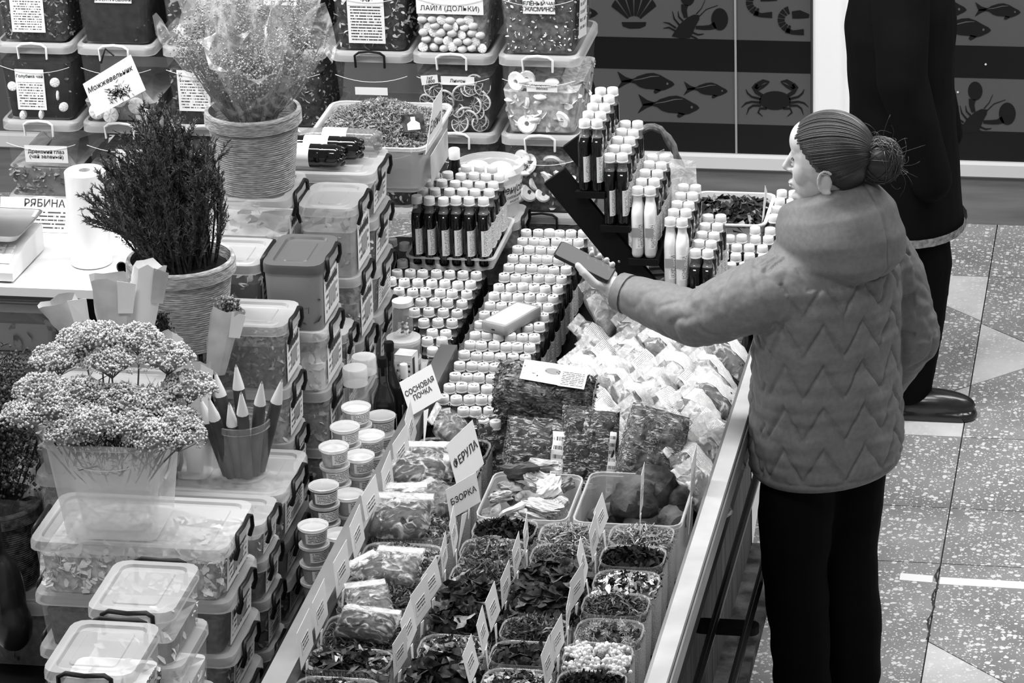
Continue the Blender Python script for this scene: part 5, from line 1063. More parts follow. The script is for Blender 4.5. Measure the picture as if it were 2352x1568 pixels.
pf_ = atY(1070, 1190, 7.6); card('white card lettered below the large chip card', -1.60, 7.60, .835, .10, .085, 'БЗОРКА', .021, lean=-10, yawd=-36)
card('long white card leaning over the steel rail with bold words', -1.80, 8.135, .862, .115, .10, 'СОСНОВАЯ\nПОЧКА', .0185, lean=-24, yawd=-34)
card('narrow white card in the near end of the stone crate', -1.195, 7.655, .83, .05, .12, lean=3); card('white card at the outer corner of the stone crate', -1.092, 7.78, .82, .09, .12, lean=3)
# ---- root chip crate and stone crate
def crate(name, label, x0, x1, y0, y1, z0, z1, m='milky'):
    t = thing(name, label, 'crate', ((x0+x1)/2, (y0+y1)/2, z0)); w, d, h = x1-x0, y1-y0, z1-z0
    part('crate_wall', loft([rr(w*.92, d*.92, .02, 0), rr(w*.93, d*.93, .022, .006), rr(w*.97, d*.97, .026, h), rr(w, d, .03, h+.001), rr(w, d, .03, h+.010), rr(w*.965, d*.965, .025, h+.010), rr(w*.92, d*.92, .02, .01)]), m, t, True, 35); return t
rc = crate('root_crate', 'clear crate of pale root and bark chunks', -1.588, -1.368, 7.632, 7.90, .661, .80, 'rim'); sc_ = crate('stone_crate', 'milky crate of rough dark stones', -1.358, -1.10, 7.632, 7.925, .661, .80)
def rock(rg, r, sq=(1, 1, 1), k=1.0, nu=16, nv=12, rag=0):
    V, F_ = ell((0, 0, 0), (1, 1, 1), nu, nv); out = []; off = Vector((rg.uniform(-50, 50), rg.uniform(-50, 50), 0))
    for p in V:
        v = Vector(p); q = 1+k*.42*noise.noise(v*1.1+off)+k*.15*noise.noise(v*3+off)+rag*noise.noise(v*6+off)
        if rag: e = 6; q *= (abs(v.x)**e+abs(v.y)**e+abs(v.z)**e)**(-1/e)*.85
        out.append((v.x*q*r*sq[0], v.y*q*r*sq[1], v.z*q*r*sq[2]))
    return out, F_
rg = random.Random(6)
rocks = [(-1.285, 7.715, .062, .04), (-1.235, 7.80, .075, .125), (-1.175, 7.70, .05, .05), (-1.14, 7.76, .052, .085), (-1.19, 7.865, .072, .13), (-1.30, 7.80, .055, .07), (-1.29, 7.88, .05, .06), (-1.22, 7.69, .045, .035), (-1.145, 7.68, .032, .03), (-1.14, 7.865, .045, .10), (-1.23, 7.755, .05, .06)]
for i, (x, y, r, dz) in enumerate(rocks):
    o = part('stone', rock(rg, r*.80, (1, .9, .85), 1.0, 18, 14), 'stone', None, True, 35); o.location = (x, y, .672+dz); o.rotation_euler = (rg.uniform(0, 3), rg.uniform(0, 3), rg.uniform(0, 3)); tag(o, ['flat stone at the front left of the stone crate', 'largest stone, pointed, on top of the pile', 'stone at the middle front of the crate', 'stone at the right crate wall with pale top face', 'broad stone leaning on the herb bag', 'stone behind the root crate side', 'stone deep at the back left of the crate', 'low dark stone under the pointed one', 'smallest stone in the front right crate corner', 'stone at the back right crate corner', 'dark stone buried in the middle of the pile'][i], 'stone', 'stones in the crate')
chipl = ['white fibrous chunk lying at the crate front', 'square white chunk near the herb bag', 'dark bark roll with rounded end', 'pale ragged slab at the left', 'long splintered slab at the front edge', 'curled pale strip hanging over the front', 'grey fibrous chunk in the middle', 'pale block at the right crate wall', 'ragged strip along the back', 'small pale splinter pile piece', 'layered slab lying across the front', 'torn root piece at the left wall', 'root chunk under the dark bark roll', 'pale chip on top at the back', 'broken slab in the back right corner']
for i, (x, y, dz, a, b, c, m_) in enumerate(((-1.50, 7.675, .15, .034, .028, .014, 'h5'), (-1.435, 7.765, .175, .03, .03, .02, 'h5'), (-1.505, 7.82, .185, .048, .02, .022, 'stone'), (-1.545, 7.74, .155, .03, .045, .014, 'chipw'), (-1.445, 7.665, .14, .062, .02, .010, 'chipw'), (-1.48, 7.625, .12, .016, .016, .036, 'chipw'), (-1.475, 7.735, .15, .04, .028, .016, 'bark'), (-1.405, 7.70, .15, .02, .04, .02, 'chipw'), (-1.46, 7.855, .19, .05, .016, .012, 'chipw'), (-1.42, 7.73, .15, .03, .02, .012, 'chipw'), (-1.44, 7.69, .16, .055, .028, .008, 'chipw'), (-1.555, 7.68, .13, .025, .03, .018, 'bark'), (-1.53, 7.79, .15, .035, .03, .02, 'bark'), (-1.47, 7.80, .18, .03, .024, .012, 'chipw'), (-1.41, 7.83, .15, .03, .03, .016, 'bark'))):
    o = part('root_chunk', rock(rg, 1, (a, b, c), 1.1, 16, 12, .35), m_, None); o.location = (x, y, .66+dz); o.rotation_euler = (rg.uniform(-.5, .5), rg.uniform(-.5, .5), rg.uniform(-.6, .6)); tag(o, chipl[i]+' in root crate', 'root', 'root chunks in the crate')
# ---- film bags
def pillow(w, h, t, seed, head=.18, wr=.006, n=12, close=True, top=1.0):
    rg = Vector((seed*3.1, seed*1.7, 0)); G0, G1 = [], []
    for j in range(n+1):
        for i in range(n+1):
            u, v = 2*i/n-1, 2*j/n-1; vv = min(1, max(-1, (v+head*.5)/(1-head*.5))) if v < 1-2*head else 1
            a = max(0, (1-u**4))**.5*max(0, 1-abs(vv)**3)**.6; s = .94+.06*(1-v*v)
            x, y = u*w/2*s+wr*.6*noise.noise(Vector((u*2, v*2, 3))+rg), v*h/2
            q = wr*noise.noise(Vector((u*3.5, v*3.5, 0))+rg)+wr*.6*noise.noise(Vector((u*9, v*7, 5))+rg)
            G0.append((x, y, t/2*a+q+.0008)); G1.append((x, y, -t/2*a+q*.6-.0008))
    k = (n+1)*(n+1); Fc = []
    for j in range(n):
        for i in range(n):
            a = j*(n+1)+i; Fc.append((a, a+1, a+n+2, a+n+1)); Fc.append((k+a, k+a+n+1, k+a+n+2, k+a+1))
    bd = [i for i in range(n)]+[j*(n+1)+n for j in range(n)]+[n*(n+1)+i for i in range(n, 0, -1)]+[j*(n+1) for j in range(n, 0, -1)]
    for a, b in zip(bd, bd[1:]+bd[:1]): Fc.append((a, k+a, k+b, b))
    return G0+G1, Fc, G0, n
BAGM = []
for s_ in range(5):
    w_, h_, t_ = [(.115, .165, .05), (.105, .155, .045), (.12, .15, .055), (.10, .17, .042), (.11, .16, .05)][s_]
    V, Fc, G0, n = pillow(w_, h_, t_, s_); me_f = mesh('film', (V, Fc), 'bagfilm', True, 180)
    V2, F2, _, _ = pillow(w_*.93, h_*.70, t_*.86, s_+9, .06); V2 = [(x, y-h_*.12, z) for x, y, z in V2]
    me_c = [mesh('contents', (V2, F2), m_, True, 180) for m_ in ('h1', 'h2', 'h4')]
    i0, i1, j0, j1 = (1, n-1, 2, 9) if s_ % 2 else (5, n-1, 1, 11); LV, LF = [], []
    for j in range(j0, j1+1):
        for i in range(i0, i1+1): x, y, z = G0[j*(n+1)+i]; LV.append((x, y, z+.0014))
    ww = i1-i0+1
    LF = [((j-j0)*ww+i-i0, (j-j0)*ww+i-i0+1, (j-j0+1)*ww+i-i0+1, (j-j0+1)*ww+i-i0) for j in range(j0, j1) for i in range(i0, i1)]
    me_l = mesh('label', (LV, LF), 'roughtext', True); uv = me_l.uv_layers.new(name='uv')
    for p in me_l.polygons:
        for li, vi in zip(p.loop_indices, p.vertices): uv.data[li].uv = ((vi//ww)/(j1-j0), (vi % ww)/(i1-i0)*20) if s_ % 2 == 0 else ((vi % ww)/(i1-i0), (vi//ww)/(j1-j0)*24)
    V3 = [(x, y, z) for x, y, z in G0 if y > h_*.3]; me_h = mesh('zip_header', box(-w_*.46, w_*.46, h_*.36, h_*.49, -.0012, .0012), 'filmw')
    BAGM.append((me_f, me_c, me_l, me_h, mesh('film', (V, Fc), 'packfilm', True, 180)))
def bag(label, m, s, c, grp, lab=True, name='herb_bag', clear=False):
    t = thing(name, label, 'bag', mtx=m, group=grp); a = BAGM[s % 5]; link('film', a[4 if clear else 0], t); link('contents', a[1][c % 3], t); link('zip_header', a[3], t)
    if lab: link('label', a[2], t)
    return t
def bmat(x, y, z, xd, yd, s=1):
    X_ = Vector(xd).normalized(); Y_ = Vector(yd); Y_ = (Y_-X_*Y_.dot(X_)).normalized(); Z_ = X_.cross(Y_); m = Matrix((X_, Y_, Z_)).transposed().to_4x4(); m.translation = (x, y, z); return m @ Matrix.Diagonal((s, s, s, 1))
rg = random.Random(21); nb = 0
for r in range(9):
    y = 8.16+.122*r
    for c in range(6):
        x = -1.495+.0845*c+.03*(r % 2)
        if x > -1.10 or (y > 8.86 and x > -1.25) or (y > 9.0): continue
        if y < 8.25 and x < -1.42: continue
        nb += 1; z = .745+rg.uniform(0, .02)+(.02 if 1 < c < 5 else 0)
        bag(f'film bag of herbs with printed label, {ORD[c]} across in {ORD[r]} row of the bag pile', bmat(x+rg.uniform(-.012, .012), y+rg.uniform(-.02, .02), z, (rg.uniform(.1, .5), 1, rg.uniform(-.15, .15)), (-.75+rg.uniform(-.2, .25), rg.uniform(-.1, .3), .8)), rg.randrange(5), rg.randrange(3), 'film bags heaped beside the bottles', True)
for i, (px, py, z, a_, s_) in enumerate(((1400, 590, .80, 30, 0), (1475, 610, .79, -40, 1), (1440, 650, .78, 10, 2), (1560, 700, .77, 60, 3), (1590, 655, .78, 20, 4), (1385, 700, .79, 70, 0))):
    p = atZ(px, py, z); bag(['clear bag of nuts under the raised phone', 'labelled bag leaning against the rack stringer', 'bag between the hand and the rack foot', 'bag lying under the lowest rack step', 'milky bag tip between rack and coat sleeve', 'bag beside the far end of the flask block'][i], bmat(p.x, p.y, z, (math.cos(math.radians(a_)), math.sin(math.radians(a_)), 0), (-.5, .2, .8)), s_, i, 'film bags heaped beside the bottles', i != 0)
for i, (x, y, z) in enumerate(((-1.12, 7.99, .80), (-1.10, 8.08, .80), (-1.16, 8.06, .82), (-1.085, 7.90, .78), (-1.22, 8.1, .80), (-1.08, 8.17, .79))):
    bag(['crumpled film bag behind the stone crate corner', 'bag squeezed against the pale rail, upper one', 'bag heap tip above the stone crate', 'bag wedged between crate and pale rail', 'bag behind the right herb sack', 'bag against the rail below the coat'][i], bmat(x, y, z, (rg.uniform(.2, .8), 1, rg.uniform(-.2, .2)), (-.6, .3, .8)), i, i, 'film bags heaped beside the bottles', i % 2 == 0)
# big shrink-wrapped herb sacks leaning behind the crates and a bale on top
def sack(label, m, w, h, t, seed, c='h2', lab=None, film='sackfilm'):
    tt = thing('herb_sack', label, 'sack', mtx=m); V, Fc, G0, n = pillow(w, h, t, seed, .05, .012, 16); part('film', (V, Fc), film, tt, True, 180)
    V, Fc, _, _ = pillow(w*.95, h*.93, t*.93, seed+4, .03, .008, 12); part('contents', (V, Fc), c, tt, True, 180)
    rg = np.random.default_rng(seed); i = rg.integers(0, len(G0), 900); P = np.array(G0)[i]*np.array([.90, .88, .93])+rg.normal(size=(900, 3))*.0015-np.array([0, 0, .003]); V, Q = flakes(P, .006, 6, .25, rg); link('straw', npmesh('straw', V, Q, 'h2'), tt)['kind'] = 'stuff'
    if lab:
        u0, u1, v0, v1 = lab; k = n+1; sel = [(i, j) for j in range(int(v0*n), int(v1*n)+1) for i in range(int(u0*n), int(u1*n)+1)]; ww = int(u1*n)-int(u0*n)+1; LV = [tuple(Vector(G0[j*k+i])+Vector((0, 0, .004))) for i, j in sel]; hh = len(sel)//ww
        me = mesh('label', (LV, [(j*ww+i, j*ww+i+1, (j+1)*ww+i+1, (j+1)*ww+i) for j in range(hh-1) for i in range(ww-1)]), 'prt', True); uv = me.uv_layers.new(name='uv')
        for p in me.polygons:
            for li, vi in zip(p.loop_indices, p.vertices): uv.data[li].uv = ((vi % ww)/(ww-1), (vi//ww)/(hh-1)*9)
        link('label', me, tt)
    return tt
p = atY(1238, 1075, 7.965); sack('dark shrink-wrapped herb sack leaning behind the root crate', bmat(p.x-.005, p.y, p.z, (1, .15, -.12), (-.12, .42, .9)), .165, .245, .092, 3, 'h1', (.72, .97, .1, .9))
p = atY(1352, 1045, 7.985); sack('middle shrink-wrapped herb sack with side strip', bmat(p.x, p.y, p.z, (1, .12, -.08), (-.1, .42, .9)), .15, .235, .09, 5, 'h1', (.85, .99, .1, .8))
p = atY(1495, 1035, 7.99); sack('right shrink-wrapped herb sack behind the stones', bmat(p.x, p.y+.01, p.z, (1, .2, -.35), (.25, .45, .85)), .165, .21, .092, 8, 'h2')
p = atY(1150, 1030, 8.07); sack('herb sack half hidden left of the others', bmat(p.x, p.y+.03, p.z-.02, (1, .5, 0), (-.2, .4, .9)), .12, .19, .05, 12, 'h1')
# bale lying on the sacks
p = atY(1245, 915, 8.1); bl = thing('herb_bale', 'block-shaped shrink-wrapped bale of dried flowers lying on top', 'bale', mtx=bmat(p.x, p.y+.03, p.z, (1, .05, -.13), (0, 1, .12)))
def block(w, d, h, seed, wr=.008, n=10):
    V, F_ = ell((0, 0, 0), (1, 1, 1), 28, 16); out = []; o = Vector((seed, seed, seed))
    for q in V:
        v = Vector(q); e = 5; k = (abs(v.x)**e+abs(v.y)**e+abs(v.z)**e)**(-1/e); v = v*k; nn = wr*noise.noise(v*2.5+o)+wr*.5*noise.noise(v*7+o); out.append((v.x*(w/2+nn), v.y*(d/2+nn), v.z*(h/2+nn)))
    return out, F_
part('film', block(.245, .13, .112, 2), 'sackfilm', bl, True, 180); part('contents', block(.236, .122, .104, 2), 'h2', bl, True, 180)
rg2 = np.random.default_rng(8); bv = np.array(block(.238, .124, .106, 2)[0]); i = rg2.integers(0, len(bv), 2200); P = bv[i]+rg2.normal(size=(2200, 3))*np.array([.01, .006, .006]); P = np.clip(P, [-.119, -.0625, -.053], [.119, .0625, .053]); V, Q = flakes(P, .008, 2.5, .8, rg2); link('dried_flowers', npmesh('dried_flowers', V, Q, 'h2'), bl)['kind'] = 'stuff'
s = sheet('label', [(-.06, -.045, .0605), (.10, -.055, .0605), (.10, .05, .0605), (-.06, .05, .0605)], 'paper', bl, 6); sheet('label_text', [(.035, -.055, .0615), (.1, -.055, .0615), (.1, .02, .0615), (.035, .02, .0615)], 'prtd', s, 9); part('label_picture', loft([circ(.02, .0612, 14, .014, .015, .01), circ(.02, .0616, 14, .014, .015, .01)]), 'grey', s)
sheet('side_label', [(.124, -.05, -.03), (.124, .05, -.03), (.124, .05, .05), (.124, -.05, .05)], 'prt', bl, 9)
# film packs in the left burlap boxes
packs = [(1035, 985, 8.0, 1.05, 0, 1), (985, 1085, 7.86, 1.25, 5, 0), (960, 1118, 7.80, 1.2, -6, 0), (935, 1215, 7.62, 1.1, 12, 2), (1000, 1185, 7.66, 1.0, -30, 1), (925, 1245, 7.55, 1.25, 2, 2), (910, 1340, 7.28, 1.1, -3, 1), (860, 1345, 7.26, .9, 60, 2), (850, 1425, 7.10, 1.0, 22, 1), (845, 1462, 6.99, 1.25, -8, 2)]
for i, (px, py, Y_, s, a_, c) in enumerate(packs):
    p = atY(px, py, Y_); m = Matrix.Translation((p.x, p.y, max(p.z, .845))) @ TR(rz=a_+90 if i in (0, 4) else a_, rx=18 if i != 0 else 45)
    t = bag(['folded film pack with milky corner at the far burlap box', 'wrinkled film pack of dark herb, upper of two', 'wrinkled film pack of dark herb, lower of two', 'triangular film pack with dark lower seam', 'film pack lying across the triangular one', 'rounded pale pack lying on its sleeve', 'shiny pack standing above the frayed burlap', 'pale brown pack left of the shiny one', 'folded pack sticking out of a rimmed box', 'rolled pack lying above the bark tray'][i], m @ Matrix.Diagonal((s, s*(.75 if i not in (9,) else .5), s, 1)), i, c % 2, 'film packs on the burlap boxes', False, 'film_pack', True)
# ================================================================== people
def cone(a, b, ra, rb, n=14):
    """tapered limb with rounded ends"""
    a, b = Vector(a), Vector(b); d = (b-a).normalized(); pts, rad = [], []
    for k in (-.95, -.7, -.35): pts.append(a+d*ra*k); rad.append(ra*math.sqrt(max(.02, 1-k*k)))
    for q in (0, .33, .66, 1): pts.append(a.lerp(b, q)); rad.append(ra+(rb-ra)*q)
    for k in (.35, .7, .95): pts.append(b+d*rb*k); rad.append(rb*math.sqrt(max(.02, 1-k*k)))
    return tube(pts, rad, n)
def chain(pts, rads, n=12): return join(*[cone(pts[i], pts[i+1], rads[i], rads[i+1], n) for i in range(len(pts)-1)])
def oell(c, r, ax, up=(0, 0, 1), nu=20, nv=14):
    x = Vector(ax).normalized(); z = Vector(up); z = (z-x*z.dot(x)).normalized(); y = z.cross(x); m = Matrix((x, y, z)).transposed().to_4x4(); m.translation = c
    return xf(ell((0, 0, 0), r, nu, nv), m)
# ---------------- woman in the quilted jacket
FC = Vector((-.75, .66, 0)); RT = Vector((.66, .75, 0)); BC = Vector((-.825, 8.25, 0)); HF = Vector((-.985, .10, 0)).normalized(); HS = Vector((-HF.y, HF.x, 0))
HC = Vector((-.815, 8.2, 1.53))
def bp(r, f, z): return BC+RT*r+FC*f+Vector((0, 0, z))
def hp_(f, s, u): return HC+HF*f+HS*s+Vector((0, 0, u))
LSh = Vector((-.935, 8.125, 1.215)); LEl = atY(1600, 733, 8.14); LWr = atY(1405, 662, 8.25); LHd = atY(1372, 636, 8.262)
RSh = bp(.185, -.01, 1.24); REl = bp(.245, -.05, 1.0); RWr = bp(.225, .04, .84)
person = thing('person', 'woman in grey quilted hooded jacket and black trousers holding out a phone', 'person', (-.80, 8.24, 0))
def local(vf): return xf(vf, Matrix.Translation((.80, -8.24, 0)))
PD = Vector((-.90, .05, .42)).normalized(); PC = atY(1343, 602, 8.262)+Vector((0, 0, .0)); PN = Vector((.40, -.16, .90)); PN = (PN-PD*PN.dot(PD)).normalized(); PS = PN.cross(PD)   # phone axes: long, normal, side
body = [oell(HC+Vector((0, 0, .012)), (.090, .072, .100), HF), oell(hp_(.030, 0, -.055), (.056, .052, .062), HF), oell(hp_(.055, 0, -.098), (.024, .03, .02), HF), oell(hp_(.045, 0, .04), (.048, .058, .05), HF),
        oell(hp_(.052, .036, -.03), (.026, .02, .036), HF), oell(hp_(.052, -.036, -.03), (.026, .02, .036), HF),
        cone(hp_(.082, 0, .012), hp_(.103, 0, -.030), .006, .009), oell(hp_(.091, 0, -.036), (.012, .013, .0065), HF), oell(hp_(.074, .022, .020), (.02, .010, .007), HS), oell(hp_(.074, -.022, .020), (.02, .010, .007), HS),
        oell(hp_(.083, 0, -.066), (.012, .02, .0055), HF), oell(hp_(.081, 0, -.077), (.011, .018, .0058), HF), oell(hp_(.076, 0, -.103), (.012, .016, .012), HF),
        cone(hp_(-.02, 0, -.05), BC+Vector((.02, -.02, 1.32)), .050, .060), oell(BC+Vector((0, 0, 1.1)), (.12, .09, .24), RT), oell(BC+Vector((0, 0, .85)), (.13, .10, .16), RT),
        chain([LSh, LEl, LWr, LWr.lerp(LHd, .4)], [.05, .04, .027, .024]), chain([RSh, REl, RWr], [.05, .04, .028]), oell(RWr+Vector((-.01, .02, -.04)), (.03, .02, .05), RT),
        chain([bp(.085, 0, .8), bp(.08, .02, .45), bp(.08, -.01, .09)], [.08, .055, .04]), chain([bp(-.085, 0, .8), bp(-.085, .02, .45), bp(-.085, .0, .09)], [.08, .055, .04]),
        cone(bp(.08, -.01, .05), bp(.08, .13, .03), .035, .03), cone(bp(-.085, -.01, .05), bp(-.085, .13, .03), .035, .03)]
for s in (1, -1): body += [oell(hp_(-.012, s*.073, -.035), (.014, .008, .028), HF), tube([hp_(-.012+.019*math.cos(a), s*(.083+.004*math.sin(a)), -.035+.030*math.sin(a)) for a in np.linspace(-2.2, 2.4, 10)], .0045, 8)]
# hand under the phone: palm, four curled fingers on the far side, thumb along the near side
PS_ = PS; PS = -PS if PS.y < 0 else PS; pm = PC-PD*.035-PN*.022
body += [oell(pm-PD*.012, (.044, .036, .0145), -PD, PN), cone(LWr, pm-PD*.045, .026, .022)]
for k, (o, ln) in enumerate(((.030, .9), (.010, 1.0), (-.010, .95), (-.028, .78))):
    b0 = pm+PD*o*1.0-PS*.0+PN*(-.002); q0 = b0+PS*(-.006); 
    body.append(chain([b0-PS*.01, b0+PS*.030-PN*.004, b0+PS*(.044*ln+.003)+PN*.014, b0+PS*(.038*ln+.002)+PN*.036], [.0095, .009, .0085, .007], 10))
body.append(chain([pm-PD*.045-PS*.022, pm-PD*.012-PS*.043+PN*.006, pm+PD*.022-PS*.046+PN*.022, pm+PD*.045-PS*.040+PN*.030], [.0135, .0115, .0105, .0085], 10))
PS = PS_; bm = remesh(local(join(*body)), ['skin'], .0036, 3, 'body'); bo = link('body', bm, person)
for s in (1, -1):
    part('eye', local(oell(hp_(.0770, s*.030, .001), (.0060, .0095, .0036), HF, nu=10, nv=8)), 'eye', person, True)
    part('eyebrow', local(tube([hp_(.0845, s*.014, .019), hp_(.081, s*.030, .0235), hp_(.070, s*.044, .019)], [.0012, .0015, .0008], 6)), 'hair', person, True)
part('lips', local(join(oell(hp_(.0885, 0, -.067), (.0075, .016, .0042), HF, nu=12, nv=8), oell(hp_(.087, 0, -.0755), (.0075, .0145, .0045), HF, nu=12, nv=8))), 'lip', person, True)
part('earring', local(ell(tuple(hp_(-.006, -.086, -.072)), (.005, .005, .005), 8, 6)), 'cap', person, True)
# hair: cap with hairline, bun, strands
V, Fh = oell(HC+HF*-.008+Vector((0, 0, .010)), (.103, .085, .1005), HF, nu=40, nv=28); V = np.array(V)
def hairline(f): return .062 if f > .075 else (.062-(.075-f)*.95 if f > .0 else (-.009 if f > -.02 else -.012-(-.02-f)*1.1))
out = []
for p_ in V:
    d = Vector(p_)-HC; f = d.dot(HF); u = d.z; hl = hairline(f) if f > -.02 else max(-.10, -.03-(-.02-f)*1.4); k = u-hl
    if k < 0: q = max(0, 1+k/.02); c = .84+.16*q
    else: c = 1+.012*math.sin(k*300)*0
    out.append(tuple(HC+Vector((0, 0, .01))+(d-Vector((0, 0, .01)))*c))
part('hair', local((out, Fh)), 'hair', person, True, 180)
BN = hp_(-.122, -.012, -.004)
bun = [oell(BN, (.052, .048, .054), HF), oell(BN+HF*.03+Vector((0, 0, .005)), (.035, .035, .04), HF)]
part('hair_bun', local(join(*bun)), 'hair', person, True, 180)
rg = random.Random(4); ST_ = []
for i in range(760):
    a = rg.uniform(-2.5, 2.5); f0 = .088-.03*abs(a)-rg.random()*.05; pts = []
    for q in np.linspace(0, 1, 26):
        ang = a*(1-.35*q); th = .15+q*2.85
        d = HF*(math.cos(th)*.106)+Vector((0, 0, 1))*(math.sin(th)*math.cos(ang)*.1035)+HS*(math.sin(th)*math.sin(ang)*.0885); 
        base = HC+HF*-.008+Vector((0, 0, .010))+d*(1.0+.012*math.sin(i*1.7)*math.sin(3*q))
        pts.append(base.lerp(BN, max(0, (q-.88)/.12)*.55))
    pts = [p_ for p_ in pts if (p_-HC).z > hairline((p_-HC).dot(HF))-.004 or (p_-HC).dot(HF) < -.03]
    if len(pts) > 2: ST_.append(tube(pts, .0006+.0005*(i % 3 == 0), 3))
for i in range(320):
    ax = (HS+Vector((rg.gauss(0, .4), rg.gauss(0, .4), rg.gauss(0, .4)))).normalized(); u_ = ax.orthogonal().normalized(); v_ = ax.cross(u_); a = rg.uniform(0, 6.28); r = rg.uniform(.97, 1.07)
    ST_.append(tube([BN+Vector((q.x*.0525, q.y*.0495, q.z*.0555))*r for q in [u_*math.cos(a+k*.25)+v_*math.sin(a+k*.25) for k in range(rg.randint(5, 14))]], .0009, 3))
for i in range(30):
    a = rg.uniform(-1.3, 1.9); d = (HF*-math.cos(a)+Vector((0, 0, 1))*math.sin(a)+HS*rg.uniform(-.5, .5)).normalized(); p0 = BN+d*.048; L_ = rg.uniform(.015, .05); c = Vector((rg.uniform(-1, 1), rg.uniform(-1, 1), rg.uniform(-1, 1)))
    ST_.append(tube([p0+d*L_*.8*math.sin(k*.35)+c*L_*(k/5)**2 for k in range(6)], .00045, 3))
part('hair_strands', local(join(*ST_)), 'strand', person, True, 180)['kind'] = 'stuff'
# jacket
rings = []
for z, a, b, df, dr in ((.705, .190, .150, 0, 0), (.72, .203, .166, 0, 0), (.78, .207, .170, 0, 0), (.90, .203, .164, 0, 0), (1.02, .198, .154, -.002, 0), (1.14, .198, .148, -.008, 0), (1.22, .196, .14, -.012, 0), (1.29, .165, .118, -.015, 0), (1.345, .11, .095, -.01, 0), (1.37, .08, .08, -.005, 0)):
    rings.append([tuple(bp(a*math.cos(t)+dr, b*math.sin(t)+df, z)) for t in np.linspace(0, 2*math.pi, 33)[:-1]])
jk = [loft(rings)]
jk += [chain([LSh+Vector((.035, .025, .0)), LSh+Vector((-.04, 0, -.015)), LSh.lerp(LEl, .6), LEl, LEl.lerp(LWr, .45), LWr.lerp(LEl, .29)], [.092, .088, .080, .069, .061, .052], 18)]
jk += [chain([RSh+RT*-.03, RSh.lerp(REl, .3), REl, REl.lerp(RWr, .6), RWr], [.082, .078, .070, .060, .054], 16)]
hood = []
for cx, cf, a, b, zf, zb in ((0, .012, .070, .078, 1.355, 1.45), (0, .008, .088, .095, 1.38, 1.475), (0, -.005, .115, .118, 1.368, 1.462), (.004, -.022, .140, .140, 1.335, 1.42), (.008, -.036, .152, .150, 1.30, 1.35), (.01, -.042, .148, .148, 1.265, 1.285), (.01, -.035, .125, .125, 1.245, 1.245), (.0, -.02, .08, .08, 1.25, 1.25)):
    hood.append([tuple(bp(cx+a*math.cos(t), cf+b*math.sin(t)*(1.0 if math.sin(t) > 0 else 1.12), zf+(zb-zf)*(1-math.sin(t))/2)) for t in np.linspace(0, 2*math.pi, 41)[:-1]])
hood = [loft(hood, True, True)]
jk += hood
jm = remesh(local(join(*jk)), ['jacket'], .0046, 11, 'jacket'); co = verts_of(jm).astype(float); no = norms_of(jm).astype(float)
W0 = co+np.array([-.80, 8.24, 0]); rel = W0-np.array(BC); r_ = rel@np.array(RT); f_ = rel@np.array(FC); th = np.arctan2(f_/.155, r_/.2); s_ = th*.18; z_ = W0[:, 2]
def segd(P, a, b):
    a, b = np.array(a), np.array(b); t = np.clip(((P-a)@(b-a))/((b-a)@(b-a)), 0, 1); return np.linalg.norm(P-(a+t[:, None]*(b-a)), axis=1), t
dl, tl = segd(W0, LSh, LEl); dl2, tl2 = segd(W0, LEl, LWr); dr1, tr1 = segd(W0, RSh, REl); dr2, tr2 = segd(W0, REl, RWr)
rad2 = np.hypot(r_/.2, f_/.155); arm = ((dl < .12) & (rad2 > 1.07) & (z_ > .9)) | (dl2 < .11) | ((np.minimum(dr1, dr2) < .1) & (r_ > .20)); hoodm = (z_ > 1.30) | ((z_ > 1.235) & (np.hypot((r_-.008)/.158, (f_+.045)/.17) < 1.04) & (f_ < .0))
disp = np.zeros(len(co)); per, rowh, amp = .1, .107, .085
tri = np.abs(((s_/per) % 1)*2-1)
body_m = (~arm) & (~hoodm) & (z_ > .735)
ph_ = (z_-.74-amp*tri)/rowh; dd = np.abs(ph_-np.round(ph_))*rowh*.55
g = -.0065*np.exp(-(dd/.0042)**2)+.0034*(1-np.exp(-(dd/.02)**2)); disp += np.where(body_m, g, 0)
wr = np.array([noise.noise(Vector((p[0]*9, p[1]*9, p[2]*38))) for p in W0]); disp += np.where(body_m, wr*.0055, 0)
def armco(P, a, b, c):
    a, b, c = [np.array(q) for q in (a, b, c)]; d1, t1 = segd(P, a, b); d2, t2 = segd(P, b, c); l1, l2 = np.linalg.norm(b-a), np.linalg.norm(c-b); along = np.where(d1 < d2, t1*l1, l1+t2*l2)
    ax = np.where((d1 < d2)[:, None], (b-a)/l1, (c-b)/l2); cen = np.where((d1 < d2)[:, None], a+t1[:, None]*(b-a), b+t2[:, None]*(c-b)); v = P-cen; u0 = np.array([0, 0, 1.])-ax*ax[:, 2:3]; u0 /= np.linalg.norm(u0, axis=1)[:, None]; w0 = np.cross(ax, u0)
    return along, np.arctan2((v*w0).sum(1), (v*u0).sum(1)), l1
wa = np.zeros(len(co)); ia = np.where(arm)[0]
for jn, (a_, b_, c_) in enumerate(((LSh, LEl, LWr), (RSh, REl, RWr))):
    sel = ia[(np.minimum(dl, dl2) < np.minimum(dr1, dr2))[ia] == (jn == 0)]
    al, ph, l1 = armco(W0[sel], a_, b_, c_)
    for q, a1, p1 in zip(sel, al, ph):
        n1 = noise.noise(Vector((a1*17+1.1*math.sin(p1), math.cos(p1)*1.1, math.sin(p1)*1.1))); n2 = noise.noise(Vector((a1*40-1.5*math.cos(p1), math.cos(p1)*1.6+7, math.sin(p1)*1.6)))
        wa[q] = (.011*(min(.35, abs(n1))-.16)+.003*n2)*(.45+.9*math.exp(-((a1-l1)/.10)**2))
disp += wa
wh = np.array([noise.noise(Vector((p[0]*11, p[1]*11, p[2]*16))) for p in W0]); disp += np.where(hoodm, wh*.0055, 0)-np.where(hoodm & (f_ < 0), .004*np.exp(-((r_-.012)/.004)**2), 0)
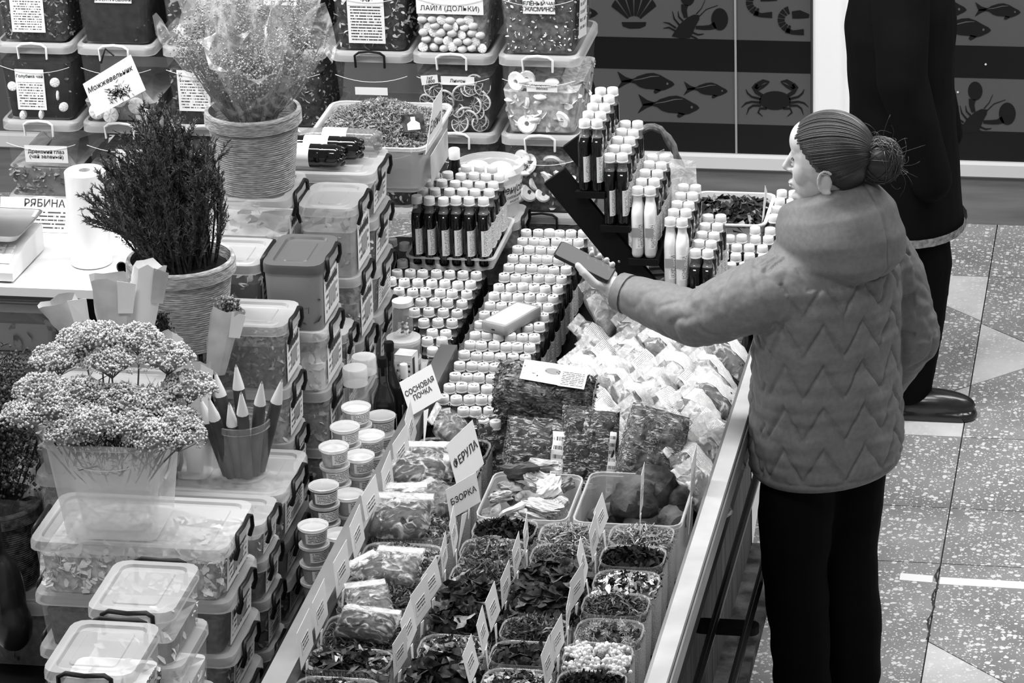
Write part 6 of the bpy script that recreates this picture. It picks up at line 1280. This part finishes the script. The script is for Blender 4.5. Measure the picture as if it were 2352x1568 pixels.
sm = np.exp(-(((tl-.06)/.035)**2))*(dl < .13)*(rad2 > .95); disp -= .005*sm
disp -= np.where((z_ < .735), .003*np.exp(-((z_-.732)/.003)**2), 0)
fs = np.abs(s_-.28); disp -= np.where(body_m, .004*np.exp(-(fs/.004)**2), 0)
set_verts(jm, co+no*disp[:, None]); link('jacket', jm, person)
part('cuff_opening', local(tube([LWr.lerp(LEl, .20), LWr.lerp(LEl, .09)], [.0505, .0475], 18)), 'jacket', person, True)
tz = []
for s in (1, -1): tz.append(chain([bp(s*.075, .0, .80), bp(s*.088, .015, .60), bp(s*.088, .02, .44), bp(s*.088, -.005, .25), bp(s*.086, -.01, .10)], [.095, .096, .083, .076, .070], 18))
tz.append(oell(BC+Vector((0, 0, .82)), (.15, .11, .10), RT)); tm2 = remesh(local(join(*tz)), ['trousers'], .008, 5, 'trousers'); c2 = verts_of(tm2).astype(float); n2 = norms_of(tm2).astype(float); k2 = np.array([noise.noise(Vector((p[0]*7, p[1]*7, p[2]*16))) for p in c2]); set_verts(tm2, c2+n2*(k2*.007)[:, None]); link('trousers', tm2, person)
for s in (1, -1): part('shoe', local(join(oell(bp(s*.086, .06, .035), (.052, .135, .045), RT), oell(bp(s*.086, -.01, .07), (.045, .06, .06), RT), xf(loft([rr(.085, .25, .04, 0, 4), rr(.09, .26, .042, .018, 4)]), Matrix.Translation(bp(s*.086, .05, .0)) @ Matrix.Rotation(math.atan2(FC.y, FC.x)-math.pi/2, 4, 'Z')))), 'leather', person, True, 60)
# phone in the hand
pm_ = Matrix((PD, PS, PN)).transposed().to_4x4(); pm_.translation = PC
phn = thing('smartphone', 'thin dark smartphone held flat in the woman\'s hand', 'phone', mtx=pm_)
part('phone_body', loft([rr(.15, .073, .010, -.004, 4), rr(.152, .075, .011, -.002, 4), rr(.152, .075, .011, .002, 4), rr(.15, .073, .010, .004, 4)]), 'leather', phn, True, 40); part('phone_screen', loft([rr(.146, .069, .008, .004, 4), rr(.146, .069, .008, .0045, 4)]), mat('phone_glass', .12, .06, .8), phn)
# ---------------- passer-by in a long black coat
WB = Vector((-.80, 10.32, 0)); man = thing('passer_by', 'passer-by in long black coat and black leather shoes walking past the wall', 'person', tuple(WB))
DX = Vector((1, 0, 0)); DY = Vector((0, 1, 0))
def mp(x, y, z): return Vector((x, y, z))
mb_ = [oell((0, 0, 1.62), (.10, .078, .12), (1, 0, 0)), cone((0, 0, 1.5), (0, 0, 1.4), .055, .07), oell((0, 0, 1.2), (.12, .19, .27), (1, 0, 0)), oell((0, 0, .9), (.13, .17, .16), (1, 0, 0)), cone((.10, 0, 1.60), (.125, 0, 1.585), .012, .014),
       chain([(0, -.09, .88), (.06, -.09, .5), (.03, -.09, .1)], [.08, .06, .045]), chain([(0, .09, .88), (-.10, .09, .5), (-.24, .09, .13)], [.08, .06, .045]), chain([(0, -.21, 1.38), (.02, -.25, 1.1), (.09, -.23, .86)], [.055, .042, .03]), chain([(0, .21, 1.38), (.02, .25, 1.1), (.09, .23, .86)], [.055, .042, .03]),
       oell((.10, -.222, .80), (.025, .018, .045), (1, 0, 0)), oell((.10, .222, .80), (.025, .018, .045), (1, 0, 0))]
link('body', remesh(join(*mb_), ['skin'], .007, 4, 'body'), man)
part('hair', ell((-.015, 0, 1.655), (.1, .083, .105), 18, 12), 'h0', man, True)
ck = [loft([[(a*math.cos(t)+dx, b*math.sin(t), z) for t in np.linspace(0, 6.2832, 25)[:-1]] for z, a, b, dx in ((.575, .155, .20, .02), (.60, .165, .215, .02), (.8, .165, .215, .0), (1.0, .155, .205, -.01), (1.2, .165, .22, -.015), (1.36, .15, .215, -.01), (1.43, .11, .14, -.005), (1.49, .07, .075, 0))])]
for s in (-1, 1): ck.append(chain([(0, s*.2, 1.37), (.015, s*.255, 1.12), (.075, s*.235, .90), (.10, s*.215, .80)], [.085, .075, .064, .062], 14))
ckm = remesh(join(*ck), ['coat'], .009, 4, 'coat'); c2 = verts_of(ckm).astype(float); n2 = norms_of(ckm).astype(float); k2 = np.array([noise.noise(Vector((p[0]*8, p[1]*8, p[2]*9))) for p in c2]); set_verts(ckm, c2+n2*(k2*.008)[:, None]); link('coat', ckm, man)
part('coat_hem_band', loft([[(a*math.cos(t)+.02, b*math.sin(t), z) for t in np.linspace(0, 6.2832, 25)[:-1]] for z, a, b in ((.585, .168, .218), (.612, .171, .221))], False, False), 'h3', man, True)
link('trousers', remesh(join(chain([(0, -.09, .85), (.07, -.09, .5), (.055, -.09, .30), (.03, -.09, .10)], [.11, .085, .078, .07], 14), chain([(0, .09, .85), (-.10, .09, .5), (-.24, .09, .16)], [.11, .085, .07], 14)), ['trousers'], .009, 4, 'trousers'), man)
def shoe(x, y, z=0, pitch=0):
    s = [oell((.06, 0, .045), (.15, .05, .045), (1, 0, 0)), oell((.135, 0, .04), (.075, .044, .035), (1, 0, 0)), oell((-.01, 0, .085), (.075, .045, .07), (1, 0, 0)), loft([rr(.315, .092, .045, .0, 5, .055, 0), rr(.325, .1, .05, .012, 5, .055, 0), rr(.315, .095, .046, .026, 5, .055, 0)])]
    me = remesh(xf(join(*s), TR(x, y, z, ry=pitch)), ['leather'], .005, 3, 'shoe'); return link('shoe', me, man)
shoe(.02, -.09); shoe(-.25, .09, .03, 14)
